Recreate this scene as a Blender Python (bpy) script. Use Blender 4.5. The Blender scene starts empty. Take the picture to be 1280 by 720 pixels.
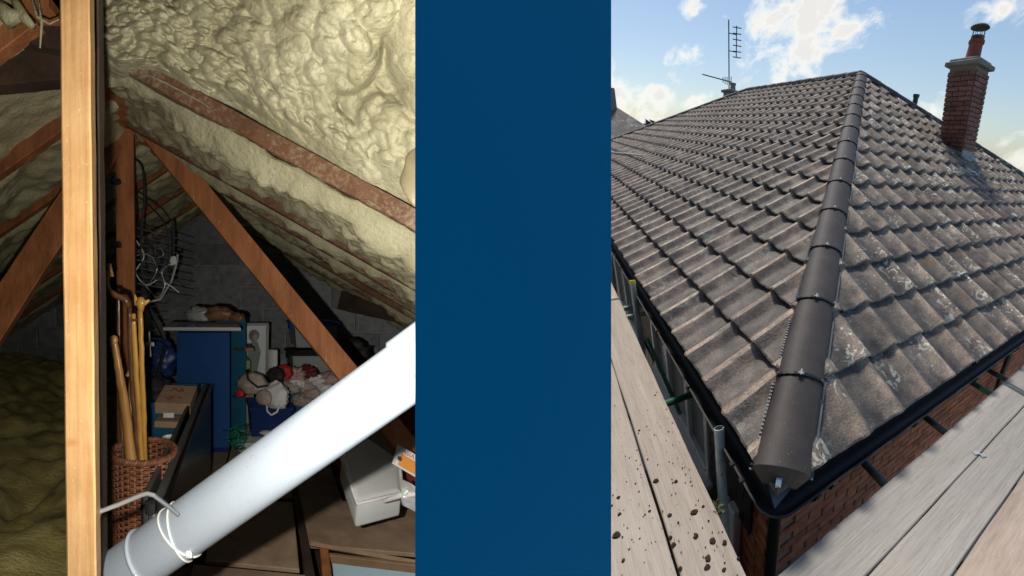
import bpy, bmesh, math, random
import numpy as np
from mathutils import Vector, Matrix
random.seed(7); rng = np.random.default_rng(7)
R = math.radians
S = bpy.context.scene
COL = S.collection

# ------------------------------------------------------------------ camera, world, sun, exposure
FOC = 500.0                                    # focal length in pixels of a 1280 px wide frame
UPC = np.array([0.11082, -0.91378, -0.39080])  # world up, seen in camera axes (x right, y down, z forward)
UPC /= np.linalg.norm(UPC)
fy = np.array([0, 0, 1.0]) - UPC * UPC[2]; fy /= np.linalg.norm(fy)
fx = np.cross(fy, UPC)
W = np.array([fx, fy, UPC])                    # camera axes -> world
CAM = np.array([0.0, 0.0, 6.6])
cam = bpy.data.objects.new('camera', bpy.data.cameras.new('camera')); COL.objects.link(cam)
cam.data.sensor_width = 36; cam.data.lens = 36 * FOC / 1280
cam.data.clip_start = 0.02; cam.data.clip_end = 6000
cw = W @ np.diag([1.0, -1.0, -1.0])
cam.matrix_world = Matrix([[*cw[0], CAM[0]], [*cw[1], CAM[1]], [*cw[2], CAM[2]], [0, 0, 0, 1]])
S.camera = cam

def cdir(px, py):                              # a direction of the sky
    v = W @ np.array([(px - 640) / FOC, (py - 360) / FOC, 1.0]); return v / np.linalg.norm(v)
SUN = W @ np.array([0.0944, -0.9840, 0.1513])        # high above the far side of the roof
sun_el = math.asin(SUN[2]); sun_az = math.atan2(SUN[0], SUN[1])
sl = bpy.data.lights.new('sun', 'SUN'); sl.energy = 3.3; sl.angle = R(9); sl.color = (1, .93, .82)
so = bpy.data.objects.new('sun', sl); COL.objects.link(so); so.location = (0, 0, 30)
so.rotation_euler = Vector(SUN).to_track_quat('Z', 'Y').to_euler()
S.view_settings.view_transform = 'Standard'; S.view_settings.look = 'None'
S.view_settings.exposure = 0.0; S.view_settings.gamma = 1.0
S.view_settings.use_curve_mapping = False
S.cycles.use_denoising = True
S.cycles.max_bounces = 6

world = bpy.data.worlds.new('World'); S.world = world; world.use_nodes = True
def N(nt, kind, **kw):
    n = nt.nodes.new(kind)
    for k, v in kw.items():
        if k.startswith('i_'):
            key = k[2:]; key = int(key) if key.isdigit() else key.replace('_', ' ')
            n.inputs[key].default_value = v
        else: setattr(n, k, v)
    return n
def math_n(nt, op, a, b=None, clamp=False):
    n = nt.nodes.new('ShaderNodeMath'); n.operation = op; n.use_clamp = clamp
    for i, v in enumerate((a, b)):
        if v is None: continue
        if isinstance(v, (int, float)): n.inputs[i].default_value = v
        else: nt.links.new(v, n.inputs[i])
    return n.outputs[0]
def mixc(nt, fac, a, b, blend='MIX'):
    n = nt.nodes.new('ShaderNodeMix'); n.data_type = 'RGBA'; n.blend_type = blend
    for i, v in ((0, fac), (6, a), (7, b)):
        if isinstance(v, (int, float)): n.inputs[i].default_value = v
        elif isinstance(v, tuple): n.inputs[i].default_value = (*v[:3], 1)
        else: nt.links.new(v, n.inputs[i])
    return n.outputs[2]
def ramp(nt, fac, stops):
    n = nt.nodes.new('ShaderNodeValToRGB'); nt.links.new(fac, n.inputs[0])
    while len(n.color_ramp.elements) < len(stops): n.color_ramp.elements.new(.5)
    for e, (p, c) in zip(n.color_ramp.elements, stops):
        e.position = p; e.color = (*c, 1) if isinstance(c, tuple) else (c, c, c, 1)
    return n.outputs[0]

nt = world.node_tree; nt.nodes.clear(); L = nt.links
sky = N(nt, 'ShaderNodeTexSky'); sky.sky_type = 'NISHITA'; sky.sun_disc = False
sky.sun_elevation = sun_el; sky.sun_rotation = sun_az
sky.air_density = 1.0; sky.dust_density = 1.0; sky.ozone_density = 1.6
geo = N(nt, 'ShaderNodeTexCoord')
CLOUDS = [  # direction, reach, strength
    (975, 28, .12, 1), (1012, 20, .13, 1), (1050, 35, .08, .8), (1000, 62, .09, 1), (955, 60, .07, .6), (1040, 55, .06, .7), (1000, 88, .05, .9), (1072, 58, .04, .5),
    (862, 10, .05, .9), (906, 20, .03, .7), (868, 66, .045, .8), (975, 98, .04, .8), (778, 70, .035, .6), (1248, 16, .045, .8), (990, 70, .05, .8),
    (780, 108, .08, .9), (830, 120, .09, 1), (800, 145, .1, 1), (870, 128, .06, .8), (750, 120, .12, 1),
    (1165, 143, .05, .8), (1250, 190, .06, .7), (1275, 205, .08, .9), (1238, 170, .03, .6)]
tot = None
for px, py, rad, st in CLOUDS:
    d = cdir(px, py)
    dp = N(nt, 'ShaderNodeVectorMath', operation='DISTANCE'); L.new(geo.outputs['Generated'], dp.inputs[0]); dp.inputs[1].default_value = tuple(d)
    q = math_n(nt, 'DIVIDE', dp.outputs['Value'], rad)
    q = math_n(nt, 'MULTIPLY', math_n(nt, 'SUBTRACT', 1.0, q, True), st)
    tot = q if tot is None else math_n(nt, 'MAXIMUM', tot, q)
nz = N(nt, 'ShaderNodeTexNoise', i_Scale=17.0, i_Detail=9.0, i_Roughness=.62, i_Distortion=.3); L.new(geo.outputs['Generated'], nz.inputs['Vector'])
nz2 = N(nt, 'ShaderNodeTexNoise', i_Scale=2.2, i_Detail=7.0, i_Roughness=.55); L.new(geo.outputs['Generated'], nz2.inputs['Vector'])
far = ramp(nt, nz2.outputs[0], [(.56, 0.0), (.72, .25)])         # cumulus all over the rest of the sky
dens = math_n(nt, 'ADD', math_n(nt, 'MULTIPLY', tot, 1.2), math_n(nt, 'MULTIPLY', math_n(nt, 'SUBTRACT', nz.outputs[0], .5), 2.9))
dens = math_n(nt, 'SUBTRACT', dens, .52)
mask = math_n(nt, 'POWER', math_n(nt, 'MULTIPLY', dens, 1.9, True), 1.2)
core = math_n(nt, 'MULTIPLY', math_n(nt, 'SUBTRACT', dens, .28), 2.6, True)
ccol = mixc(nt, core, (9.5, 9.3, 8.6), (7.4, 7.3, 7.1))
hs = N(nt, 'ShaderNodeHueSaturation', i_Saturation=1.05, i_Value=1.0); L.new(sky.outputs[0], hs.inputs['Color'])
# thin bright veil toward the sun
sd = N(nt, 'ShaderNodeVectorMath', operation='DISTANCE'); L.new(geo.outputs['Generated'], sd.inputs[0]); sd.inputs[1].default_value = tuple(SUN)
skyc = mixc(nt, mask, hs.outputs[0], ccol)
bg = N(nt, 'ShaderNodeBackground', i_Strength=.115); L.new(skyc, bg.inputs[0])
wo = N(nt, 'ShaderNodeOutputWorld'); L.new(bg.outputs[0], wo.inputs[0])

# ------------------------------------------------------------------ frames: house frame and loft frame -> world
RM = np.array([[-0.62164879, 0.77542474, 0.11076662], [-0.3712674, -0.16717144, -0.91335329], [0.68971972, 0.60890901, -0.39181185]])
TR = np.array([-0.17594907, 0.91292969, 1.39364864])
TH = R(29.9606); CT, ST, TT = math.cos(TH), math.sin(TH), math.tan(TH)
class Frame:
    def __init__(s, G, o): s.G = np.array(G); s.o = np.array(o); s.flip = np.linalg.det(s.G) < 0
    def w(s, p): return s.G @ np.asarray(p, float) + s.o
SK_R = np.array([[390.48 / FOC, 0, 382 / FOC], [0, 390.48 / FOC, 0], [0, 0, 1]])     # the house stands oblique in plan
HOUSE = Frame(W @ SK_R @ RM, W @ (SK_R @ TR) + CAM)       # axes: a along the left eave, b along the right eave, u up
SK_A = np.array([[540 / FOC, 0, -380 / FOC], [0, 540 / FOC, 0], [0, 0, 1]])
LOFT = Frame(1.3 * W @ SK_A @ np.array([[1, 0, 0], [0, 0, -1], [0, 1, 0.]]), CAM)          # axes: x right, y deep, z up
MAIN = Frame(W @ np.array([[1, 0, 0], [0, 0, -1], [0, 1, 0.]]), CAM)

# ------------------------------------------------------------------ materials
MATS = {}
def mat(name, stops, scale=6, detail=6, rough=.7, bump=.0, bscale=None, stretch=(1, 1, 1), metal=0, spec=.5,
        rnd=.0, extra=None, trans=0, alpha=1, bdist=.01, sss=0, coat=0):
    """noise-coloured surface; stops are (position, colour); lc is the piece's own coordinates in metres"""
    m = bpy.data.materials.new(name); m.use_nodes = True; nt = m.node_tree; nt.nodes.clear(); L = nt.links
    at = N(nt, 'ShaderNodeAttribute', attribute_name='lc')
    oi = N(nt, 'ShaderNodeObjectInfo'); ge = N(nt, 'ShaderNodeNewGeometry')
    rr = math_n(nt, 'FRACT', math_n(nt, 'ADD', oi.outputs['Random'], ge.outputs['Random Per Island']))
    ml = N(nt, 'ShaderNodeVectorMath', operation='MULTIPLY'); L.new(at.outputs['Vector'], ml.inputs[0]); ml.inputs[1].default_value = stretch
    cb = N(nt, 'ShaderNodeCombineXYZ'); L.new(math_n(nt, 'MULTIPLY', rr, 37.), cb.inputs[0]); L.new(math_n(nt, 'MULTIPLY', rr, 91.), cb.inputs[1])
    ad = N(nt, 'ShaderNodeVectorMath', operation='ADD'); L.new(ml.outputs[0], ad.inputs[0]); L.new(cb.outputs[0], ad.inputs[1])
    vec = ad.outputs[0]
    nz = N(nt, 'ShaderNodeTexNoise', i_Scale=scale, i_Detail=detail, i_Roughness=.6); L.new(vec, nz.inputs['Vector'])
    col = ramp(nt, nz.outputs[0], stops)
    if rnd:
        hv = N(nt, 'ShaderNodeHueSaturation'); L.new(col, hv.inputs['Color'])
        L.new(math_n(nt, 'ADD', math_n(nt, 'MULTIPLY', rr, 2 * rnd), 1 - rnd), hv.inputs['Value']); col = hv.outputs[0]
    bs = N(nt, 'ShaderNodeBsdfPrincipled', i_Roughness=rough, i_Metallic=metal)
    bs.inputs['Specular IOR Level'].default_value = spec
    bs.inputs['Transmission Weight'].default_value = trans
    bs.inputs['Coat Weight'].default_value = coat
    if sss: bs.inputs['Subsurface Weight'].default_value = sss; bs.inputs['Subsurface Scale'].default_value = .02
    bs.inputs['Alpha'].default_value = alpha
    hgt = None
    if bump:
        nb = N(nt, 'ShaderNodeTexNoise', i_Scale=bscale or scale * 5, i_Detail=5, i_Roughness=.65); L.new(vec, nb.inputs['Vector'])
        hgt = nb.outputs[0]
    if extra:
        r = extra(nt, vec, at.outputs['Vector'], col, rr, bs, hgt)
        if r is not None: col = r
    if bump:
        bp = N(nt, 'ShaderNodeBump', i_Strength=bump, i_Distance=bdist); L.new(hgt, bp.inputs['Height']); L.new(bp.outputs[0], bs.inputs['Normal'])
    L.new(col, bs.inputs['Base Color'])
    ou = N(nt, 'ShaderNodeOutputMaterial'); L.new(bs.outputs[0], ou.inputs[0])
    MATS[name] = m; return m

def ex_tile(nt, vec, lc, col, rr, bs, h, axis=None, lich=1.0):
    # grit, pale lichen crust, ochre lichen and moss in the joints
    L = nt.links
    n1 = N(nt, 'ShaderNodeTexNoise', i_Scale=95., i_Detail=4., i_Roughness=.7); L.new(vec, n1.inputs['Vector'])
    c = mixc(nt, .75, col, ramp(nt, n1.outputs[0], [(.3, .35), (.55, 1.0), (.75, 1.8)]), 'MULTIPLY')
    n2 = N(nt, 'ShaderNodeTexNoise', i_Scale=15., i_Detail=3., i_Roughness=.55, i_Distortion=1.2); L.new(vec, n2.inputs['Vector'])
    n3 = N(nt, 'ShaderNodeTexNoise', i_Scale=2.3, i_Detail=2.); L.new(vec, n3.inputs['Vector'])
    amt = math_n(nt, 'MULTIPLY', ramp(nt, n2.outputs[0], [(.545, 0.0), (.585, 1.0)]), ramp(nt, n3.outputs[0], [(.52, 0.0), (.60, .9 * lich)]))
    c = mixc(nt, amt, c, (.50, .53, .48))
    n4 = N(nt, 'ShaderNodeTexVoronoi', i_Scale=16., feature='F1'); L.new(vec, n4.inputs['Vector'])
    dots = math_n(nt, 'MULTIPLY', ramp(nt, n4.outputs['Distance'], [(.13, 1.0), (.2, 0.0)]), ramp(nt, n3.outputs[0], [(.42, 0.0), (.5, .7 * lich)]))
    c = mixc(nt, dots, c, (.52, .52, .48))
    n5 = N(nt, 'ShaderNodeTexNoise', i_Scale=5., i_Detail=4.); L.new(vec, n5.inputs['Vector'])
    c = mixc(nt, ramp(nt, n5.outputs[0], [(.66, 0.0), (.74, .6)]), c, (.28, .15, .04))
    if axis is not None:     # black algae settles in the pans and laps, warm highlights painted on the rolls
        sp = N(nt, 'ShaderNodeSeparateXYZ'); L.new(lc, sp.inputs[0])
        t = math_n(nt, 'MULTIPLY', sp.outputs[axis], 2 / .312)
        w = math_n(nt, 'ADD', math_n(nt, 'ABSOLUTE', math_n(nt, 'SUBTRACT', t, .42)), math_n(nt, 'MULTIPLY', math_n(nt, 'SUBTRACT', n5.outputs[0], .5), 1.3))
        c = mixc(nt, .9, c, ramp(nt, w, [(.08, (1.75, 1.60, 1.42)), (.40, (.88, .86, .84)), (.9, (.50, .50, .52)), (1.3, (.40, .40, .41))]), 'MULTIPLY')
    return c
def ex_wood(nt, vec, lc, col, rr, bs, h):
    L = nt.links
    wv = N(nt, 'ShaderNodeTexNoise', i_Scale=9., i_Detail=8., i_Roughness=.7, i_Distortion=.4)
    ml = N(nt, 'ShaderNodeVectorMath', operation='MULTIPLY'); L.new(vec, ml.inputs[0]); ml.inputs[1].default_value = (4, 4, 4); L.new(ml.outputs[0], wv.inputs['Vector'])
    c = mixc(nt, .7, col, ramp(nt, wv.outputs[0], [(.3, .66), (.5, 1.0), (.7, 1.15)]), 'MULTIPLY')
    m2 = N(nt, 'ShaderNodeVectorMath', operation='MULTIPLY'); L.new(vec, m2.inputs[0]); m2.inputs[1].default_value = (3.2, 3.2, 3.2)
    ck = N(nt, 'ShaderNodeTexNoise', i_Scale=5., i_Detail=2., i_Roughness=.4, i_Distortion=.6); L.new(m2.outputs[0], ck.inputs['Vector'])
    line = ramp(nt, math_n(nt, 'ABSOLUTE', math_n(nt, 'SUBTRACT', ck.outputs[0], .5)), [(.0, 1.0), (.006, .0)])
    g = N(nt, 'ShaderNodeTexNoise', i_Scale=3., i_Detail=2.); L.new(lc, g.inputs['Vector'])
    c = mixc(nt, math_n(nt, 'MULTIPLY', line, ramp(nt, g.outputs[0], [(.48, 0.0), (.6, .6)])), c, (.08, .065, .05))
    bl = N(nt, 'ShaderNodeTexNoise', i_Scale=26., i_Detail=5., i_Roughness=.7); L.new(lc, bl.inputs['Vector'])
    return mixc(nt, ramp(nt, bl.outputs[0], [(.60, 0.0), (.72, .55)]), c, (.16, .13, .105))
def ex_speck(thr, colr, sc=60):
    def f(nt, vec, lc, col, rr, bs, h):
        n = N(nt, 'ShaderNodeTexNoise', i_Scale=float(sc), i_Detail=3.); nt.links.new(vec, n.inputs['Vector'])
        return mixc(nt, ramp(nt, n.outputs[0], [(thr, 0.0), (thr + .05, 1.0)]), col, colr)
    return f

mat('blue_paint', [(.3, (.001, .165, .355)), (.7, (.001, .17, .365))], scale=2, rough=.9, spec=.05)
mat('tile', [(.28, (.080, .067, .057)), (.45, (.175, .147, .124)), (.6, (.255, .212, .175)), (.75, (.38, .315, .255))], scale=9, rough=.72, bump=.7, bscale=70, rnd=.22, extra=ex_tile, spec=.55, bdist=.006)
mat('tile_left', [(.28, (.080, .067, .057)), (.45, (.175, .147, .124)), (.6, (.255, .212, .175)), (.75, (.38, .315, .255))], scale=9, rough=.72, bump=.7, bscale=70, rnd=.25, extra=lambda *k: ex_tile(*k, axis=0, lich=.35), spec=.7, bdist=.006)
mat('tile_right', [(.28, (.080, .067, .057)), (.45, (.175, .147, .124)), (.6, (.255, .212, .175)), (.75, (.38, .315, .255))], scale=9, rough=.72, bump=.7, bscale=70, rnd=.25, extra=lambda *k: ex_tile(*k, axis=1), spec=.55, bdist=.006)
mat('cap', [(.3, (.034, .026, .023)), (.7, (.060, .047, .041))], scale=8, rough=.68, bump=.35, bscale=120, rnd=.1, extra=ex_speck(.66, (.1, .095, .09), 70), bdist=.003)
mat('ridge_cap', [(.3, (.06, .055, .05)), (.7, (.12, .11, .10))], scale=8, rough=.7, bump=.4, rnd=.15, extra=ex_tile)
mat('black_plastic', [(.3, (.008, .008, .009)), (.7, (.014, .013, .013))], scale=5, rough=.55, bump=.1, bscale=30, extra=ex_speck(.66, (.03, .027, .024), 25), spec=.3)
mat('lead', [(.3, (.18, .20, .22)), (.7, (.34, .37, .40))], scale=9, rough=.5, bump=.3)
mat('grey_flash', [(.3, (.07, .08, .09)), (.7, (.12, .13, .145))], scale=9, rough=.5)
mat('silver', [(.3, (.5, .5, .5)), (.7, (.7, .7, .7))], scale=9, rough=.35, metal=.6)
mat('galv', [(.3, (.25, .30, .285)), (.5, (.38, .43, .41)), (.7, (.5, .54, .52))], scale=14, rough=.5, metal=.35, bump=.2, extra=ex_speck(.66, (.12, .09, .06), 30))
mat('green_tube', [(.3, (.02, .09, .045)), (.7, (.05, .17, .09))], scale=14, rough=.5)
mat('dark_tube', [(.3, (.04, .055, .05)), (.7, (.08, .10, .09))], scale=14, rough=.5, metal=.3)
mat('yellow', [(.3, (.7, .5, .03)), (.7, (.8, .6, .05))], rough=.5)
mat('white_pvc', [(.3, (.80, .83, .84)), (.7, (.84, .86, .87))], rough=.35)
mat('brick', [(.25, (.24, .075, .038)), (.5, (.44, .15, .075)), (.8, (.55, .26, .15))], scale=14, rough=.85, bump=.6, bscale=60, rnd=.3, bdist=.004, extra=ex_speck(.64, (.36, .25, .18), 16))
mat('chimney_brick', [(.25, (.15, .072, .058)), (.5, (.25, .115, .092)), (.8, (.36, .20, .16))], scale=14, rough=.85, bump=.5, bscale=60, rnd=.3, extra=ex_speck(.68, (.25, .2, .17), 14))
mat('mortar', [(.3, (.20, .17, .14)), (.7, (.32, .28, .24))], scale=20, rough=.95, bump=.4)
mat('chimney_mortar', [(.3, (.22, .18, .16)), (.7, (.32, .27, .24))], scale=20, rough=.95)
mat('cement', [(.3, (.17, .17, .16)), (.7, (.32, .31, .28))], scale=14, rough=.9, bump=.5)
mat('clay_pot', [(.3, (.18, .045, .03)), (.7, (.30, .08, .055))], scale=10, rough=.7)
mat('slate', [(.3, (.006, .007, .009)), (.7, (.014, .015, .018))], scale=10, rough=.45, rnd=.2)
mat('glass', [(.3, (.20, .22, .21)), (.7, (.27, .29, .28))], rough=.08, spec=.8)
mat('curtain', [(.3, (.25, .23, .2)), (.7, (.32, .3, .26))])
mat('board_left', [(.2, (.34, .285, .23)), (.5, (.44, .375, .31)), (.8, (.54, .47, .40))], scale=5, rough=.85, bump=.6, bscale=24, stretch=(.16, 3.2, 2.2), rnd=.08, extra=ex_wood, bdist=.006)
mat('board_right', [(.2, (.24, .22, .195)), (.5, (.30, .28, .25)), (.8, (.38, .355, .32))], scale=5, rough=.85, bump=.6, bscale=24, stretch=(3.2, .16, 2.2), rnd=.10, extra=ex_wood, bdist=.006)
mat('board_end', [(.2, (.24, .18, .14)), (.5, (.34, .27, .215)), (.8, (.42, .345, .285))], scale=5, rough=.8, bump=.5, bscale=16, stretch=(2.2, .22, 2.2), rnd=.10, extra=ex_wood, bdist=.006)
mat('dirt', [(.3, (.018, .010, .006)), (.7, (.06, .035, .02))], scale=60, rough=1)
mat('leaf', [(.3, (.04, .07, .02)), (.7, (.10, .10, .03))], scale=9)
mat('tree', [(.3, (.03, .045, .02)), (.7, (.07, .09, .04))], scale=2)
mat('ground', [(.3, (.04, .055, .025)), (.7, (.09, .10, .05))], scale=.5)
mat('bounce_sheet', [(.3, (.36, .34, .31)), (.7, (.48, .46, .42))], scale=3, bump=.2)
mat('dark_wood_deck', [(.3, (.02, .018, .015)), (.7, (.035, .03, .026))])

# ------------------------------------------------------------------ mesh building in a frame's own coordinates
class MB:
    def __init__(s): s.v = []; s.f = []; s.lc = None; s.mi = None
    def add(s, vs, fs):
        o = len(s.v); s.v += [tuple(map(float, q)) for q in vs]; s.f += [tuple(i + o for i in f) for f in fs]; return s
    def box(s, c, size, ax=None, bev=0.0):
        """chamfered box; ax = 3 axis vectors"""
        ax = np.eye(3) if ax is None else np.array(ax, float); c = np.array(c, float); h = np.array(size, float) / 2
        b = min(bev, h.min() * .45)
        if b <= 0:
            vs = [c + ax.T @ (h * np.array(k)) for k in ((-1, -1, -1), (1, -1, -1), (1, 1, -1), (-1, 1, -1), (-1, -1, 1), (1, -1, 1), (1, 1, 1), (-1, 1, 1))]
            return s.add(vs, [(0, 3, 2, 1), (4, 5, 6, 7), (0, 1, 5, 4), (1, 2, 6, 5), (2, 3, 7, 6), (3, 0, 4, 7)])
        vs = []; idx = {}
        for sx in (-1, 1):
            for sy in (-1, 1):
                for sz in (-1, 1):
                    sg = np.array((sx, sy, sz))
                    for k in range(3):
                        q = sg * (h - b); q = q.astype(float); q[k] = sg[k] * h[k]
                        idx[(sx, sy, sz, k)] = len(vs); vs.append(c + ax.T @ q)
        fs = []
        for k in range(3):
            i, j = (k + 1) % 3, (k + 2) % 3
            for sgn in (-1, 1):
                def key(p, q):
                    t = [0, 0, 0]; t[k] = sgn; t[i] = p; t[j] = q; return idx[(*t, k)]
                fs.append((key(-1, -1), key(1, -1), key(1, 1), key(-1, 1)))
        for k in range(3):
            i, j = (k + 1) % 3, (k + 2) % 3
            for p in (-1, 1):
                for q in (-1, 1):
                    t0 = [0, 0, 0]; t0[i] = p; t0[j] = q; a = t0[:]; a[k] = -1; bb = t0[:]; bb[k] = 1
                    fs.append((idx[(*a, i)], idx[(*bb, i)], idx[(*bb, j)], idx[(*a, j)]))
        for sx in (-1, 1):
            for sy in (-1, 1):
                for sz in (-1, 1): fs.append(tuple(idx[(sx, sy, sz, k)] for k in range(3)))
        return s.add(vs, fs)
    def tube(s, pts, r, n=8, caps=True, hollow=0):
        pts = [np.array(p, float) for p in pts]; m = len(pts)
        rr = r if isinstance(r, (list, tuple)) else [r] * m
        t = pts[1] - pts[0]; t /= np.linalg.norm(t)
        u = np.cross(t, (0, 0, 1.) if abs(t[2]) < .9 else (1., 0, 0)); u /= np.linalg.norm(u)
        vs = []
        for i in range(m):
            t = (pts[min(i + 1, m - 1)] - pts[max(i - 1, 0)]); t /= np.linalg.norm(t)
            u = u - t * (u @ t); u /= np.linalg.norm(u); w = np.cross(t, u)
            for k in range(n):
                a = 2 * math.pi * k / n; vs.append(pts[i] + rr[i] * (math.cos(a) * u + math.sin(a) * w))
        fs = [(i * n + k, i * n + (k + 1) % n, (i + 1) * n + (k + 1) % n, (i + 1) * n + k) for i in range(m - 1) for k in range(n)]
        if caps: fs += [tuple(range(n))[::-1], tuple((m - 1) * n + k for k in range(n))]
        return s.add(vs, fs)
    def lathe(s, prof, c=(0, 0, 0), n=20, ax=None, sq=(1, 1)):
        ax = np.eye(3) if ax is None else np.array(ax, float); c = np.array(c, float); m = len(prof)
        vs = [c + ax.T @ np.array([r * math.cos(2 * math.pi * k / n) * sq[0], r * math.sin(2 * math.pi * k / n) * sq[1], z]) for r, z in prof for k in range(n)]
        fs = [(i * n + k, i * n + (k + 1) % n, (i + 1) * n + (k + 1) % n, (i + 1) * n + k) for i in range(m - 1) for k in range(n)]
        if prof[0][0] > 1e-4: fs.append(tuple(range(n))[::-1])
        if prof[-1][0] > 1e-4: fs.append(tuple((m - 1) * n + k for k in range(n)))
        return s.add(vs, fs)
    def grid(s, P):
        """P[i][j] points"""
        a = np.array(P, float); n, m = a.shape[:2]
        return s.add(a.reshape(-1, 3), [(i * m + j, i * m + j + 1, (i + 1) * m + j + 1, (i + 1) * m + j) for i in range(n - 1) for j in range(m - 1)])
    def prism(s, outline, c, ax, depth, taper=1.0):
        """outline (x, y) extruded along ax[2]"""
        ax = np.array(ax, float); c = np.array(c, float); n = len(outline)
        vs = [c + ax.T @ np.array([x, y, -depth / 2]) for x, y in outline] + [c + ax.T @ np.array([x * taper, y * taper, depth / 2]) for x, y in outline]
        return s.add(vs, [tuple(range(n))[::-1], tuple(range(n, 2 * n))] + [(i, (i + 1) % n, n + (i + 1) % n, n + i) for i in range(n)])

def bake(name, mb, m, fr, origin=(0, 0, 0), smooth=None, recalc=True, solid=0):
    """mesh with vertices in world orientation relative to `origin` (a point in frame coordinates)"""
    v = np.array(mb.v, float).reshape(-1, 3) - np.array(origin, float)
    vw = v @ fr.G.T
    me = bpy.data.meshes.new(name); me.from_pydata(vw.tolist(), [], mb.f)
    at = me.attributes.new('lc', 'FLOAT_VECTOR', 'POINT'); at.data.foreach_set('vector', (v if mb.lc is None else np.array(mb.lc)).astype(np.float32).ravel())
    me.materials.append(MATS[m] if isinstance(m, str) else m)
    if recalc and len(mb.f) < 30000:
        bm = bmesh.new(); bm.from_mesh(me); bmesh.ops.recalc_face_normals(bm, faces=bm.faces)
        bm.to_mesh(me); bm.free()
    elif fr.flip: me.flip_normals()
    if smooth is not None:
        me.polygons.foreach_set('use_smooth', [True] * len(me.polygons))
        if smooth < 180: me.set_sharp_from_angle(angle=R(smooth))
    me.update(); return me
def put(name, me, fr, origin=(0, 0, 0), parent=None):
    o = bpy.data.objects.new(name, me); COL.objects.link(o)
    w = fr.w(origin)
    if parent is not None:
        o.parent = parent; w = w - WORLD_LOC[parent.name]
    o.location = w; WORLD_LOC[o.name] = fr.w(origin)
    return o
WORLD_LOC = {}
def obj(name, mb, m, fr, parent=None, origin=None, smooth=None, recalc=True):
    if origin is None: origin = np.array(mb.v).mean(0)
    return put(name, bake(name, mb, m, fr, origin, smooth, recalc), fr, origin, parent)
def tag(o, label=None, cat=None, group=None, kind=None):
    for k, v in (('label', label), ('category', cat), ('group', group), ('kind', kind)):
        if v: o[k] = v
    return o
def thing(name, fr, origin, label, cat, group=None, kind=None):
    o = bpy.data.objects.new(name, None); COL.objects.link(o); o.empty_display_size = .1
    o.location = fr.w(origin); WORLD_LOC[o.name] = fr.w(origin)
    return tag(o, label, cat, group, kind)
def nrm(v): v = np.array(v, float); return v / np.linalg.norm(v)
# ------------------------------------------------------------------ large structure: ground, blue divider, loft shell
g = MB(); zg = 0.0
gf = Frame(np.eye(3), (0, 0, 0))
g.grid([[(-3000, -3000, 0), (3000, -3000, 0)], [(-3000, 3000, 0), (3000, 3000, 0)]])
tag(obj('ground', g, 'ground', gf, origin=(0, 0, 0)), 'grassy ground far below the house and its scaffold', kind='structure')
g = MB(); g.grid([[(-9, -8, .004), (16, -8, .004)], [(-9, 14, .004), (16, 14, .004)]]); tag(obj('bounce_sheet', g, 'bounce_sheet', gf, origin=(0, 0, 0)), 'pale sheet round the foot of the house, added to bounce light up', kind='structure')  # pale reflector on the ground, added to brighten the walls from below

# the divider is a blue wall set a little askew: its left edge is nearer than its right edge
LE, RE = (-.0968, .40), (.1736, .70)
b = MB(); pts = [LE, RE, (.10, .74), (-.03, .60), (-.085, .45)]
b.add([(x, y, z) for z in (-1.6, 1.6) for x, y in pts], [tuple(range(5)), tuple(range(5, 10))] + [(i, (i + 1) % 5, 5 + (i + 1) % 5, 5 + i) for i in range(5)])
tag(obj('dividing_wall', b, 'blue_paint', MAIN), 'plain dark blue upright wall dividing the loft from the roof outside', 'wall')
b = MB()
SX, SZ0, SZ1, SD = -8.3, -1.98, 1.42, 6.5
def shell(b, g, x0, z0, z1, y1, y0=.475, t=.012):
    zc, hz_ = (z0 + z1) / 2, z1 - z0
    b.box(((x0 - .62) / 2, y0, zc), (-.62 - x0, t, hz_))                       # front, left of the opening
    b.box((-.34, y0, (z1 + .46) / 2), (.56, t, z1 - .46)); b.box((-.34, y0, (z0 - .46) / 2), (.56, t, -.46 - z0))
    ys = .57 + g * 2.3; b.box((-.045 + g, (ys + y1) / 2, zc), (t, y1 - ys, hz_)); b.box((x0, (y0 + y1) / 2, zc), (t, y1 - y0, hz_))
    b.box(((x0 - .045) / 2, y1, zc), (-.045 - x0, t, hz_))
    for z in (z0, z1): b.box(((x0 - .11) / 2, (y0 + y1) / 2, z), (-.11 - x0, y1 - y0, t)); b.box((-.078, (.62 + y1) / 2, z), (.07, y1 - .62, t))
shell(b, 0, SX, SZ0, SZ1, SD)  # unseen box, added to make the loft light-tight
mat('loft_shell', [(.3, (.015, .015, .015)), (.7, (.03, .03, .03))], rough=.9)
tag(obj('light_tight_box', b, 'loft_shell', MAIN, recalc=False), 'unseen dark box added round the loft to keep daylight out', kind='structure')
mat('bounce_render', [(.3, (.55, .53, .49)), (.7, (.65, .63, .59))], rough=.9)
b = MB()
for x0, x1, z0, z1 in ((SX, -.62, SZ0, SZ1), (-.62, -.095, .46, SZ1), (-.62, -.095, SZ0, -.46)): b.box(((x0 + x1) / 2, .44, (z0 + z1) / 2), (x1 - x0, .012, z1 - z0))
tag(obj('front_wall', b, 'blue_paint', MAIN, recalc=False), 'dark blue wall framing the open side of the loft', kind='structure')
b = MB(); shell(b, .02, SX - .03, SZ0 - .03, SZ1 + .03, SD + .03, .455)  # unseen pale layer, added to bounce light into the gap under the gutter
tag(obj('bounce_skin', b, 'bounce_render', MAIN, recalc=False), 'unseen pale skin added round the loft to bounce light at the house', kind='structure')

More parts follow.
